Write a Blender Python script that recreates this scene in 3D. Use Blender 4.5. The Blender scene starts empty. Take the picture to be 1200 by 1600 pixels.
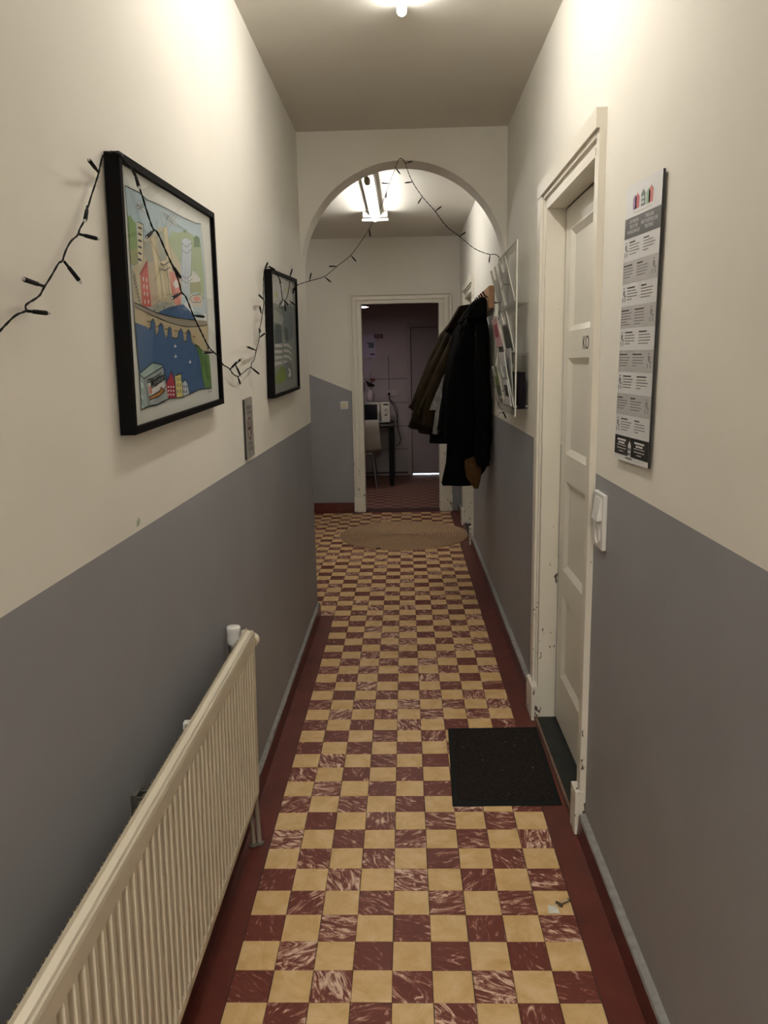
import bpy, math, random
from mathutils import Vector, Matrix
random.seed(7)
C = bpy.context.scene.collection
S = bpy.context.scene
pi = math.pi

# ---------------------------------------------------------------- camera, world, light, exposure
cam_d = bpy.data.cameras.new('camera'); cam = bpy.data.objects.new('camera', cam_d); C.objects.link(cam)
cam_d.sensor_fit = 'VERTICAL'; cam_d.sensor_height = 36.0; cam_d.lens = 1204.74 / 1600 * 36.0
cam_d.clip_start = 0.02
yaw, pit, rol = -0.0296392, -0.1897578, -0.0202524
fw = Vector((math.sin(yaw) * math.cos(pit), math.cos(yaw) * math.cos(pit), math.sin(pit)))
rt = fw.cross(Vector((0, 0, 1))).normalized(); up = rt.cross(fw)
cr, sr = math.cos(rol), math.sin(rol)
rt, up = cr * rt + sr * up, -sr * rt + cr * up
M = Matrix((rt, up, -fw)).transposed().to_4x4(); M.translation = (0.451892, -1.592599, 1.502688)
cam.matrix_world = M
S.camera = cam
wd = bpy.data.worlds.new('world'); S.world = wd; wd.use_nodes = True
wd.node_tree.nodes['Background'].inputs[0].default_value = (0.02, 0.02, 0.025, 1)
wd.node_tree.nodes['Background'].inputs[1].default_value = 0.3
S.view_settings.view_transform = 'Standard'; S.view_settings.look = 'None'
S.view_settings.gamma = 1.0; S.view_settings.use_curve_mapping = False
S.view_settings.exposure = 0.27
TUBE_HALL, FILL_REAR, TUBE_FAR = 52.0, 36.0, 58.0        # radiance of the tubes and of the added rear fill panel
PENDANT, BACKROOM = 13.0, 60.0

# ---------------------------------------------------------------- materials
MATS = {}
def nodes_of(name):
    m = bpy.data.materials.new(name); m.use_nodes = True
    nt = m.node_tree; b = nt.nodes['Principled BSDF']
    return m, nt, b
def mat(name, col, rough=0.6, var=0.0, vscale=8.0, metal=0.0, bump=0.0, bscale=60.0, spec=0.5, emit=0.0, trans=0.0, coat=0.0):
    if name in MATS: return MATS[name]
    m, nt, b = nodes_of(name)
    N, L = nt.nodes, nt.links
    b.inputs['Base Color'].default_value = (*col, 1); b.inputs['Roughness'].default_value = rough
    b.inputs['Metallic'].default_value = metal; b.inputs['Specular IOR Level'].default_value = spec
    b.inputs['Transmission Weight'].default_value = trans
    if coat: b.inputs['Coat Weight'].default_value = coat
    g = N.new('ShaderNodeNewGeometry')
    if var:
        t = N.new('ShaderNodeTexNoise'); t.inputs['Scale'].default_value = vscale; t.inputs['Detail'].default_value = 6
        L.new(g.outputs['Position'], t.inputs['Vector'])
        r = N.new('ShaderNodeValToRGB'); r.color_ramp.elements[0].position = 0.3; r.color_ramp.elements[1].position = 0.7
        r.color_ramp.elements[0].color = (*[c * (1 - var) for c in col], 1)
        r.color_ramp.elements[1].color = (*[min(1, c * (1 + var)) for c in col], 1)
        L.new(t.outputs['Fac'], r.inputs['Fac']); L.new(r.outputs['Color'], b.inputs['Base Color'])
    if bump:
        t2 = N.new('ShaderNodeTexNoise'); t2.inputs['Scale'].default_value = bscale; t2.inputs['Detail'].default_value = 4
        L.new(g.outputs['Position'], t2.inputs['Vector'])
        bp = N.new('ShaderNodeBump'); bp.inputs['Strength'].default_value = bump; bp.inputs['Distance'].default_value = 0.01
        L.new(t2.outputs['Fac'], bp.inputs['Height']); L.new(bp.outputs['Normal'], b.inputs['Normal'])
    if emit:
        b.inputs['Emission Color'].default_value = (*col, 1); b.inputs['Emission Strength'].default_value = emit
    MATS[name] = m; return m

def chipped(name, col, chip, rough=0.45, thr=0.675, scale=(14, 14, 5)):
    """gloss paint with small chips and scuffs knocked out of it"""
    m, nt, b = nodes_of(name); N, L = nt.nodes, nt.links
    b.inputs['Roughness'].default_value = rough
    g = N.new('ShaderNodeNewGeometry'); mp = N.new('ShaderNodeMapping'); mp.inputs['Scale'].default_value = scale
    L.new(g.outputs['Position'], mp.inputs['Vector'])
    t = N.new('ShaderNodeTexNoise'); t.inputs['Scale'].default_value = 4; t.inputs['Detail'].default_value = 3
    L.new(mp.outputs['Vector'], t.inputs['Vector'])
    # chips are commoner near the floor, where shoes and bags knock the wood
    sx = N.new('ShaderNodeSeparateXYZ'); L.new(g.outputs['Position'], sx.inputs[0])
    mr = N.new('ShaderNodeMapRange'); mr.inputs['From Min'].default_value = 0.0; mr.inputs['From Max'].default_value = 1.3
    mr.inputs['To Min'].default_value = 0.035; mr.inputs['To Max'].default_value = -0.08
    L.new(sx.outputs['Z'], mr.inputs['Value'])
    ad = N.new('ShaderNodeMath'); L.new(t.outputs['Fac'], ad.inputs[0]); L.new(mr.outputs[0], ad.inputs[1])
    r = N.new('ShaderNodeValToRGB'); r.color_ramp.interpolation = 'LINEAR'
    r.color_ramp.elements[0].position = thr; r.color_ramp.elements[0].color = (*col, 1)
    r.color_ramp.elements[1].position = thr + 0.012; r.color_ramp.elements[1].color = (*chip, 1)
    L.new(ad.outputs[0], r.inputs['Fac']); L.new(r.outputs['Color'], b.inputs['Base Color'])
    MATS[name] = m; return m

def tile_mat(name, kind):
    m, nt, b = nodes_of(name); N, L = nt.nodes, nt.links
    g = N.new('ShaderNodeNewGeometry'); oi = N.new('ShaderNodeObjectInfo')
    ad = N.new('ShaderNodeMath'); ad.operation = 'ADD'; L.new(oi.outputs['Random'], ad.inputs[0]); L.new(g.outputs['Random Per Island'], ad.inputs[1])
    fr = N.new('ShaderNodeMath'); fr.operation = 'FRACT'; L.new(ad.outputs[0], fr.inputs[0])
    ang = N.new('ShaderNodeMath'); ang.operation = 'MULTIPLY'; ang.inputs[1].default_value = 13.0; L.new(fr.outputs[0], ang.inputs[0])
    vr = N.new('ShaderNodeVectorRotate'); vr.rotation_type = 'Z_AXIS'
    L.new(g.outputs['Position'], vr.inputs['Vector']); L.new(ang.outputs[0], vr.inputs['Angle'])
    mp = N.new('ShaderNodeMapping'); mp.inputs['Scale'].default_value = (13, 36, 1) if kind == 'red' else (14, 20, 1)
    L.new(vr.outputs[0], mp.inputs['Vector'])
    of = N.new('ShaderNodeVectorMath'); of.operation = 'ADD'; cx = N.new('ShaderNodeCombineXYZ')
    m2 = N.new('ShaderNodeMath'); m2.operation = 'MULTIPLY'; m2.inputs[1].default_value = 57.0; L.new(fr.outputs[0], m2.inputs[0])
    L.new(m2.outputs[0], cx.inputs['Z']); L.new(mp.outputs['Vector'], of.inputs[0]); L.new(cx.outputs[0], of.inputs[1])
    t = N.new('ShaderNodeTexNoise'); t.inputs['Scale'].default_value = 1.0; t.inputs['Detail'].default_value = 7
    t.inputs['Roughness'].default_value = 0.66; t.inputs['Distortion'].default_value = 2.0 if kind == 'red' else 0.5
    L.new(of.outputs[0], t.inputs['Vector'])
    r = N.new('ShaderNodeValToRGB'); e = r.color_ramp.elements
    if kind == 'red':
        sh = N.new('ShaderNodeMath'); sh.operation = 'MULTIPLY_ADD'; sh.inputs[1].default_value = 0.13; sh.inputs[2].default_value = -0.075
        L.new(fr.outputs[0], sh.inputs[0]); a2 = N.new('ShaderNodeMath'); L.new(t.outputs['Fac'], a2.inputs[0]); L.new(sh.outputs[0], a2.inputs[1])
        e[0].position = 0.42; e[0].color = (0.140, 0.031, 0.020, 1); e[1].position = 0.63; e[1].color = (0.74, 0.55, 0.42, 1)
        x = e.new(0.51); x.color = (0.175, 0.043, 0.029, 1); x = e.new(0.56); x.color = (0.36, 0.17, 0.12, 1)
        L.new(a2.outputs[0], r.inputs['Fac'])
    else:
        e[0].position = 0.3; e[0].color = (0.58, 0.36, 0.14, 1); e[1].position = 0.72; e[1].color = (0.76, 0.55, 0.31, 1)
        x = e.new(0.5); x.color = (0.67, 0.455, 0.21, 1)
        L.new(t.outputs['Fac'], r.inputs['Fac'])
    L.new(r.outputs['Color'], b.inputs['Base Color'])
    b.inputs['Roughness'].default_value = 0.42; b.inputs['Specular IOR Level'].default_value = 0.35
    t2 = N.new('ShaderNodeTexNoise'); t2.inputs['Scale'].default_value = 120; L.new(g.outputs['Position'], t2.inputs['Vector'])
    bp = N.new('ShaderNodeBump'); bp.inputs['Strength'].default_value = 0.12; bp.inputs['Distance'].default_value = 0.004
    L.new(t2.outputs['Fac'], bp.inputs['Height']); L.new(bp.outputs['Normal'], b.inputs['Normal'])
    MATS[name] = m; return m

def glass_mat(name, tint=(1, 1, 1), refl=1.0, haze=0.0):
    m = bpy.data.materials.new(name); m.use_nodes = True; nt = m.node_tree; N, L = nt.nodes, nt.links
    for n in list(N): N.remove(n)
    o = N.new('ShaderNodeOutputMaterial'); tr = N.new('ShaderNodeBsdfTransparent'); gl = N.new('ShaderNodeBsdfGlossy')
    tr.inputs['Color'].default_value = (*tint, 1); gl.inputs['Roughness'].default_value = 0.02
    fr = N.new('ShaderNodeFresnel'); fr.inputs['IOR'].default_value = 1.5
    mu = N.new('ShaderNodeMath'); mu.operation = 'MULTIPLY'; mu.inputs[1].default_value = refl; L.new(fr.outputs[0], mu.inputs[0])
    mx = N.new('ShaderNodeMixShader'); L.new(mu.outputs[0], mx.inputs['Fac']); L.new(tr.outputs[0], mx.inputs[1]); L.new(gl.outputs[0], mx.inputs[2])
    last = mx
    if haze:
        df = N.new('ShaderNodeBsdfDiffuse'); df.inputs['Color'].default_value = (0.75, 0.76, 0.74, 1)
        m2 = N.new('ShaderNodeMixShader'); m2.inputs['Fac'].default_value = haze
        L.new(mx.outputs[0], m2.inputs[1]); L.new(df.outputs[0], m2.inputs[2]); last = m2
    L.new(last.outputs[0], o.inputs['Surface'])
    MATS[name] = m; return m

cream = mat('cream wall paint', (0.75, 0.722, 0.655), 0.75, 0.03, 2.5, bump=0.07, bscale=30)
grey = mat('grey wainscot paint', (0.272, 0.274, 0.292), 0.55, 0.05, 3.0, bump=0.07, bscale=30)
ceil_m = mat('ceiling paint', (0.68, 0.65, 0.585), 0.8, 0.03, 2.0, bump=0.06, bscale=30)
white_p = mat('white door paint', (0.72, 0.69, 0.61), 0.42, 0.03, 5, bump=0.06, bscale=25)
chip_p = chipped('chipped door frame paint', (0.73, 0.695, 0.605), (0.10, 0.08, 0.06))
red_border = mat('red border tile', (0.115, 0.026, 0.018), 0.38, 0.22, 9, spec=0.35, bump=0.08, bscale=90)
red_skirt = mat('red skirting tile', (0.10, 0.022, 0.016), 0.3, 0.25, 12)
cement = mat('cement ledge', (0.26, 0.255, 0.245), 0.8, 0.2, 40)
grout = mat('dark grout', (0.085, 0.06, 0.045), 0.9, 0.3, 60)
red_t = tile_mat('red marbled tile', 'red'); yel_t = tile_mat('ochre tile', 'ochre')
black_m = mat('black lacquer', (0.005, 0.0045, 0.0045), 0.6, spec=0.05)
black_p = mat('black plastic', (0.010, 0.010, 0.010), 0.5, spec=0.25)
stone = mat('dark stone sill', (0.014, 0.016, 0.014), 0.55, 0.35, 14, spec=0.25)
rad_m = mat('radiator enamel', (0.64, 0.575, 0.455), 0.38, 0.02, 6)
white_pl = mat('white plastic', (0.74, 0.73, 0.70), 0.35)
ivory_pl = mat('ivory plastic', (0.66, 0.60, 0.46), 0.4)
chrome = mat('brushed nickel', (0.45, 0.43, 0.40), 0.3, metal=1.0)
steel = mat('stainless steel', (0.40, 0.385, 0.375), 0.3, metal=1.0)
wood = mat('oak board', (0.36, 0.19, 0.085), 0.45, 0.2, 30)
dark_gap = mat('dark gap', (0.01, 0.01, 0.01), 0.9)

# ---------------------------------------------------------------- mesh builder
ORG = {}
class MB:
    def __init__(s): s.v = []; s.f = []; s.mi = []; s.ms = []; s.sm = []
    def m(s, m):
        if m not in s.ms: s.ms.append(m)
        return s.ms.index(m)
    def add(s, vs, fs, m, smooth=False):
        o = len(s.v); k = s.m(m)
        s.v += [Vector(v) for v in vs]
        for f in fs: s.f.append([o + i for i in f]); s.mi.append(k); s.sm.append(smooth)
        return s
    def box(s, a, b, m, bev=0.0):
        x0, y0, z0 = [min(p, q) for p, q in zip(a, b)]; x1, y1, z1 = [max(p, q) for p, q in zip(a, b)]
        if not bev:
            vs = [(x, y, z) for z in (z0, z1) for x, y in ((x0, y0), (x1, y0), (x1, y1), (x0, y1))]
            return s.add(vs, [(3, 2, 1, 0), (4, 5, 6, 7), (0, 1, 5, 4), (1, 2, 6, 5), (2, 3, 7, 6), (3, 0, 4, 7)], m)
        import bmesh
        bm = bmesh.new(); bmesh.ops.create_cube(bm, size=1)
        for v in bm.verts: v.co = Vector(((x0 + x1) / 2 + v.co.x * (x1 - x0), (y0 + y1) / 2 + v.co.y * (y1 - y0), (z0 + z1) / 2 + v.co.z * (z1 - z0)))
        bmesh.ops.bevel(bm, geom=bm.edges[:], offset=bev, segments=2, affect='EDGES', profile=0.7)
        bm.verts.index_update(); s.add([v.co.copy() for v in bm.verts], [[v.index for v in f.verts] for f in bm.faces], m); bm.free()
        return s
    def prism(s, pts, axis, a, b, m, caps=True):
        """polygon of 2-D points pushed along an axis from a to b"""
        def P(p, t): return {0: (t, p[0], p[1]), 1: (p[0], t, p[1]), 2: (p[0], p[1], t)}[axis]
        n = len(pts); vs = [P(p, a) for p in pts] + [P(p, b) for p in pts]
        fs = [(i, (i + 1) % n, n + (i + 1) % n, n + i) for i in range(n)]
        if caps: fs += [tuple(range(n - 1, -1, -1)), tuple(range(n, 2 * n))]
        return s.add(vs, fs, m)
    def loft(s, rings, m, cap=(True, True), smooth=True, closed=True):
        n = len(rings[0]); vs = [p for r in rings for p in r]; fs = []
        for k in range(len(rings) - 1):
            for i in range(n if closed else n - 1):
                j = (i + 1) % n; fs.append((k * n + i, k * n + j, (k + 1) * n + j, (k + 1) * n + i))
        s.add(vs, fs, m, smooth)
        if closed and cap[0]: s.add(rings[0], [tuple(range(n - 1, -1, -1))], m)
        if closed and cap[1]: s.add(rings[-1], [tuple(range(n))], m)
        return s
    def lathe(s, c, prof, m, axis=2, n=24, cap=(True, True)):
        """profile of (radius, height) turned about an axis through c"""
        rings = []
        for r, h in prof:
            ring = []
            for i in range(n):
                a = 2 * pi * i / n; p, q = r * math.cos(a), r * math.sin(a)
                d = {2: (p, q, h), 0: (h, p, q), 1: (q, h, p)}[axis]
                ring.append((c[0] + d[0], c[1] + d[1], c[2] + d[2]))
            rings.append(ring)
        return s.loft(rings, m, cap)
    def tube(s, path, r, m, n=8):
        P = [Vector(p) for p in path]; rings = []; ref = Vector((0.31, 0.22, 0.93))
        rr = r if isinstance(r, (list, tuple)) else [r] * len(P)
        for i, p in enumerate(P):
            d = (P[min(i + 1, len(P) - 1)] - P[max(i - 1, 0)]).normalized()
            a = d.cross(ref)
            if a.length < 0.05: a = d.cross(Vector((1, 0, 0)))
            a.normalize(); b = d.cross(a)
            rings.append([p + rr[i] * (math.cos(2 * pi * k / n) * a + math.sin(2 * pi * k / n) * b) for k in range(n)])
        return s.loft(rings, m)
    def text(s, body, o, u, v, size, m, align='LEFT', ext=0.0, off=0.0):
        cu = bpy.data.curves.new('lettering', 'FONT'); cu.body = body; cu.size = size; cu.align_x = align; cu.extrude = ext
        cu.resolution_u = 3; cu.offset = off
        ob = bpy.data.objects.new('lettering', cu); C.objects.link(ob)
        bpy.context.view_layer.update()
        me = bpy.data.meshes.new_from_object(ob.evaluated_get(bpy.context.evaluated_depsgraph_get()))
        o, u, v = Vector(o), Vector(u).normalized(), Vector(v).normalized()
        w = u.cross(v)
        s.add([o + u * p.co.x + v * p.co.y + w * p.co.z for p in me.vertices], [list(f.vertices) for f in me.polygons], m)
        bpy.data.objects.remove(ob); bpy.data.curves.remove(cu); bpy.data.meshes.remove(me)
        return s
    def build(s, name, parent=None, base=None):
        org = ORG.get(parent, Vector((0, 0, 0))) if parent else Vector(base or (0, 0, 0))
        me = bpy.data.meshes.new(name)
        me.from_pydata([v - org for v in s.v], [], s.f)
        for m in s.ms: me.materials.append(m)
        me.polygons.foreach_set('material_index', s.mi); me.polygons.foreach_set('use_smooth', s.sm)
        me.update()
        o = bpy.data.objects.new(name, me); C.objects.link(o)
        if parent: o.parent = parent
        else: o.location = org
        ORG[o] = org
        return o
def thing(name, label, cat, loc=(0, 0, 0), group=None):
    o = bpy.data.objects.new(name, None); o.empty_display_size = 0.05; C.objects.link(o); o.location = loc
    o['label'] = label; o['category'] = cat
    if group: o['group'] = group
    ORG[o] = Vector(loc); return o
def tag(o, label, cat, group=None):
    o['label'] = label; o['category'] = cat
    if group: o['group'] = group
    return o
def struct(o, label=None, cat=None):
    o['kind'] = 'structure'
    if label: o['label'] = label
    if cat: o['category'] = cat
    return o
def lab(o, label): o['label'] = label; return o
def B(a, b, m, bev=0.0): return MB().box(a, b, m, bev)

# ---------------------------------------------------------------- the setting: shell
XL, XR, H = -0.10, 1.01, 2.708
WZ = 1.175                       # top of the grey paint
YA, YB = 2.75, 2.93              # arch faces
YF, YF2 = 6.26, 6.42             # far wall faces
YK = 8.90                        # kitchen back wall
def split_wall(mb, x0, x1, y0, y1, z0=0.0, z1=H):
    if z0 < WZ: mb.box((x0, y0, z0), (x1, y1, min(z1, WZ)), grey)
    if z1 > WZ: mb.box((x0, y0, max(z0, WZ)), (x1, y1, z1), cream)
w = MB(); split_wall(w, XL - 0.15, XL, -5.0, YB)
struct(w.build('wall_left'), 'long left corridor wall, cream above a grey dado, hung with two posters', 'wall')
wl = bpy.data.objects['wall_left']; ORG[wl] = Vector((0, 0, 0))
mb = MB(); mb.add([(XL + .0006, -.0665, 1.184), (XL + .0006, -.045, 1.186), (XL + .0006, -.040, 1.196), (XL + .0006, -.05, 1.203), (XL + .0006, -.062, 1.196)], [(0, 1, 2, 3, 4)], mat('old green paint', (.40, .46, .36), .7, .3, 60)); lab(mb.build('paint_chip', wl), 'chip showing old green paint')
D1, D2 = (0.735, 1.475), (4.775, 5.50)          # door openings in the right wall
w = MB()
for a, b in ((-5.0, D1[0]), (D1[1], D2[0]), (D2[1], YF)): split_wall(w, XR, XR + 0.15, a, b)
for a, b in (D1, D2): split_wall(w, XR, XR + 0.15, a, b, 2.07, H)
struct(w.build('wall_right'), 'right corridor wall, cream above a grey dado, with two doors', 'wall')
w = MB(); split_wall(w, XL - 0.15, XR + 0.15, -5.12, -5.0); struct(w.build('wall_rear'), 'wall closing the corridor behind the viewer', 'wall')
# arch: a half round of radius 0.555 sprung at z 2.0
w = MB(); cxA, rA, zA, n = (XL + XR) / 2, (XR - XL) / 2, 2.0, 40
pts = [(cxA - rA * math.cos(pi * i / n), zA + rA * math.sin(pi * i / n)) for i in range(n + 1)]
for i in range(n):
    (xa, za), (xb, zb) = pts[i], pts[i + 1]
    w.add([(xa, YA, za), (xb, YA, zb), (xb, YA, H), (xa, YA, H)], [(0, 1, 2, 3)], cream)
    w.add([(xa, YB, za), (xb, YB, zb), (xb, YB, H), (xa, YB, H)], [(3, 2, 1, 0)], cream)
    w.add([(xa, YA, za), (xb, YA, zb), (xb, YB, zb), (xa, YB, za)], [(3, 2, 1, 0)], cream, True)
struct(w.build('wall_arch'), 'cream round arch spanning the corridor below the ceiling', 'arch')
w = MB(); split_wall(w, -1.6, XL - 0.15, YA, YB); struct(w.build('wall_near'), 'near wall of the wider hall beyond the arch', 'wall')
w = MB(); split_wall(w, -1.75, -1.6, YA, YF2); struct(w.build('wall_side'), 'side wall of the wider hall beyond the arch', 'wall')
# far wall: grey paint whose upper edge slopes down towards the doorway
OX0, OX1, OZ = 0.02, 0.812, 2.09
w = MB(); zs = lambda x: 1.414 - 0.416 * (x + 0.506)
w.prism([(-1.6, 0), (OX0, 0), (OX0, zs(OX0)), (-1.6, zs(-1.6))], 1, YF, YF2, grey)
w.prism([(-1.6, zs(-1.6)), (OX0, zs(OX0)), (OX0, H), (-1.6, H)], 1, YF, YF2, cream)
split_wall(w, OX1, XR + 0.15, YF, YF2); w.box((OX0, YF, OZ), (OX1, YF2, H), cream)
struct(w.build('wall_far'), 'end wall of the hall, grey paint with a sloping top edge, pierced by a doorway', 'wall')
struct(B((-1.75, -5.12, H), (XR + 0.15, YF2, H + 0.12), ceil_m).build('ceiling'), 'cream painted corridor ceiling', 'ceiling')

# ---------------------------------------------------------------- floor and its tiles
g = 0.1
fl = MB().box((-1.75, -5.12, -0.1), (XR + 0.15, YF2, -0.0035), grout).build('floor')
struct(fl, 'tiled floor of ochre and marbled red squares with a plain red border', 'floor')
def tile_geo(mb, x, y, m, q=0.0493, z=0.0, h=0.008, ch=0.0012):
    a, b = q, q - ch
    vs = [(x + sx * a, y + sy * a, z - h) for sx, sy in ((-1, -1), (1, -1), (1, 1), (-1, 1))]
    vs += [(x + sx * a, y + sy * a, z - ch) for sx, sy in ((-1, -1), (1, -1), (1, 1), (-1, 1))]
    vs += [(x + sx * b, y + sy * b, z) for sx, sy in ((-1, -1), (1, -1), (1, 1), (-1, 1))]
    fs = [(8, 9, 10, 11)]
    for k in (0, 4): fs += [(k + i, k + (i + 1) % 4, k + 4 + (i + 1) % 4, k + 4 + i) for i in range(4)]
    mb.add(vs, fs, m)
red_me = MB(); tile_geo(red_me, 0, 0, red_t); yel_me = MB(); tile_geo(yel_me, 0, 0, yel_t)
proto = {0: red_me.build('tile', fl), 1: yel_me.build('tile', fl)}
used = set()
for r in range(-1, 30):
    for c in range(9):
        k = (c + r) % 2
        o = proto[k] if k not in used else proto[k].copy()
        if k in used: C.objects.link(o)
        used.add(k)
        o.location = (c * g + g / 2 + random.uniform(-.0006, .0006), r * g + g / 2 + random.uniform(-.0006, .0006), random.uniform(-.0012, .0004))
        o.rotation_euler = (random.uniform(-.006, .006), random.uniform(-.006, .006), random.uniform(-.009, .009))
far_t = MB()
for r in range(-50, 62):
    for c in range(-15, 9):
        if (c < 0 and r < 29) or (c >= 0 and -1 <= r < 30): continue
        tile_geo(far_t, c * g + g / 2 + random.uniform(-.0006, .0006), r * g + g / 2, red_t if (c + r) % 2 == 0 else yel_t, z=random.uniform(-.001, .0003))
o = far_t.build('tile_field', fl); o['kind'] = 'stuff'
bd = MB()
bd.box((XL, -5.0, -0.01), (-0.001, 2.898, 0), red_border); bd.build('border', fl)
bd = MB(); bd.box((0.901, -5.0, -0.01), (XR, YF, 0), red_border); bd.build('border', fl)
bd = MB(); bd.box((-1.6, 6.203, -0.01), (0.899, YF, 0), red_border); bd.box((OX0, YF, -0.01), (OX1, YF2, 0.004), mat('worn dark sill', (0.05, 0.022, 0.017), 0.6, 0.3, 20)); bd.build('border', fl)

# skirtings
def skirt(name, x0, x1, y0, y1, side, label):
    mb = MB()
    if side == 'L': mb.prism([(x0, 0), (x1, 0), (x1 - 0.004, 0.066), (x0, 0.066)], 1, y0, y1, red_skirt); mb.prism([(x0, 0.066), (x1 - 0.004, 0.066), (x1 - 0.007, 0.074), (x0, 0.078)], 1, y0, y1, cement)
    else: mb.prism([(x0, 0), (x1, 0), (x1, 0.066), (x0 + 0.004, 0.066)], 1, y0, y1, red_skirt); mb.prism([(x0 + 0.004, 0.066), (x1, 0.066), (x1, 0.078), (x0 + 0.007, 0.074)], 1, y0, y1, cement)
    return struct(mb.build(name), label, 'skirting')
skirt('baseboard_left', XL, XL + 0.02, -5.0, YB, 'L', 'dark red skirting with a grey cement ledge along the left wall')
mbk = MB()
bb = skirt('baseboard_right', XR - 0.025, XR, -5.0, 0.664, 'R', 'dark red skirting with a grey ledge on the right wall, near side of the door')
skirt('baseboard_right', XR - 0.025, XR, 1.62, 4.705, 'R', 'dark red skirting with a grey ledge between the two right hand doors')
skirt('baseboard_right', XR - 0.025, XR, 5.645, YF, 'R', 'short dark red skirting beyond the second door')
struct(B((-1.6, YF - 0.02, 0), (-0.085, YF, 0.10), red_skirt, 0.003).build('baseboard_far'), 'dark red skirting under the grey end wall', 'skirting')

# ---------------------------------------------------------------- doors in the right wall
STEPS = ((0, .48, 1.0), (.48, .62, .68), (.62, 1.0, .38))     # across the architrave: from, to, share of its thickness
def casing_strip(mb, yo, yi, z0, z1, th, m):
    """stepped architrave on the right wall between yo (outer) and yi (inner)"""
    for f0, f1, k in STEPS: mb.box((XR - th * k, yo + (yi - yo) * f0, z0), (XR, yo + (yi - yo) * f1, z1 - 0.108 * f1), m)
def panel_door(root, y0, y1, z0, z1, xf, knocks, text=None, hinge=1):
    """flush frame with recessed panels; knocks = list of (z_low, z_high)"""
    leaf = MB(); st = 0.085
    leaf.box((xf, y0, z0), (xf + 0.04, y0 + st, z1), white_p); leaf.box((xf, y1 - st, z0), (xf + 0.04, y1, z1), white_p)
    zz = [z0] + [v for k in knocks for v in k] + [z1]
    for i in range(0, len(zz), 2): leaf.box((xf, y0 + st, zz[i]), (xf + 0.04, y1 - st, zz[i + 1]), white_p)
    lf = leaf.build('leaf', root)
    for a, b in knocks:
        p = MB(); d, q = 0.022, 0.014
        ya, yb = y0 + st, y1 - st
        o_ = [(xf, ya, a), (xf, yb, a), (xf, yb, b), (xf, ya, b)]; i_ = [(xf + q, ya + d, a + d), (xf + q, yb - d, a + d), (xf + q, yb - d, b - d), (xf + q, ya + d, b - d)]
        p.add(o_ + i_, [(3, 2, 6, 7), (0, 3, 7, 4), (1, 0, 4, 5), (2, 1, 5, 6), (7, 6, 5, 4)], white_p)
        p.build('panel', lf)
    return lf
def door_set(n, D, label, text=None):
    y0, y1 = D
    root = bpy.data.objects.new('door_%d' % n, None); C.objects.link(root); root.location = (XR, (y0 + y1) / 2, 0); ORG[root] = Vector(root.location)
    struct(root, label, 'door')
    sides = ((y0, -0.065, 0.019), (y1, 0.135, 0.027))       # near and far architrave: inner edge, width, thickness
    for yi, cw, th in sides:
        mb = MB(); casing_strip(mb, yi + cw, yi, 0.148, 2.172, th, chip_p); mb.build('casing', root)
        lo, hi = sorted((yi + cw * 1.06, yi)); mb = MB(); mb.box((XR - th - 0.014, lo, 0.001), (XR, hi, 0.15), chip_p, 0.003); mb.build('plinth_block', root)
    mb = MB()
    for f0, f1, k in STEPS:
        mb.box((XR - 0.029 * k, y0 - 0.065 * (1 - f0), 2.172 - 0.108 * f1), (XR, y1 + 0.135 * (1 - f0), 2.172 - 0.108 * f0), chip_p)
    mb.build('head_casing', root)
    mb = MB()                                   # reveal boards
    mb.box((XR - 0.014, y0 - 0.02, 0.02), (1.066, y0 + 0.0025, 2.0625), chip_p); mb.box((XR - 0.016, y1 - 0.0025, 0.02), (1.066, y1 + 0.02, 2.0625), chip_p)
    mb.box((XR - 0.0145, y0, 2.0605), (1.066, y1, 2.085), chip_p); mb.build('jamb', root)
    lf = panel_door(root, y0 + 0.001, y1 - 0.006, 0.028, 2.056, 1.068, [(0.238, 0.582), (0.686, 1.045), (1.147, 1.511), (1.608, 1.972)])
    if text:
        t = MB(); t.text(text, (1.0675, 1.148, 1.538), (0, -1, 0), (0, 0, 1), 0.066, black_p, ext=0.0003); lab(t.build('lettering', lf), 'small black capital letters on the rail')
    lab(B((0.992, y0 + 0.003, 0.0), (1.15, y1 - 0.003, 0.020), stone, 0.003).build('threshold', root), 'dark stone threshold')
    lab(B((0.984, y0 + 0.003, 0.0), (0.992, y1 - 0.003, 0.0215), mat('worn brown edge', (0.17, 0.10, 0.065), 0.6, 0.25, 25)).build('edge_strip', root), 'worn brown edge strip')
    return root
door_set(1, D1, 'white four panel door with letters on its rail, nearest door on the right', 'KO')
door_set(2, D2, 'white panel door in the right wall beyond the arch and the coats')
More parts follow.
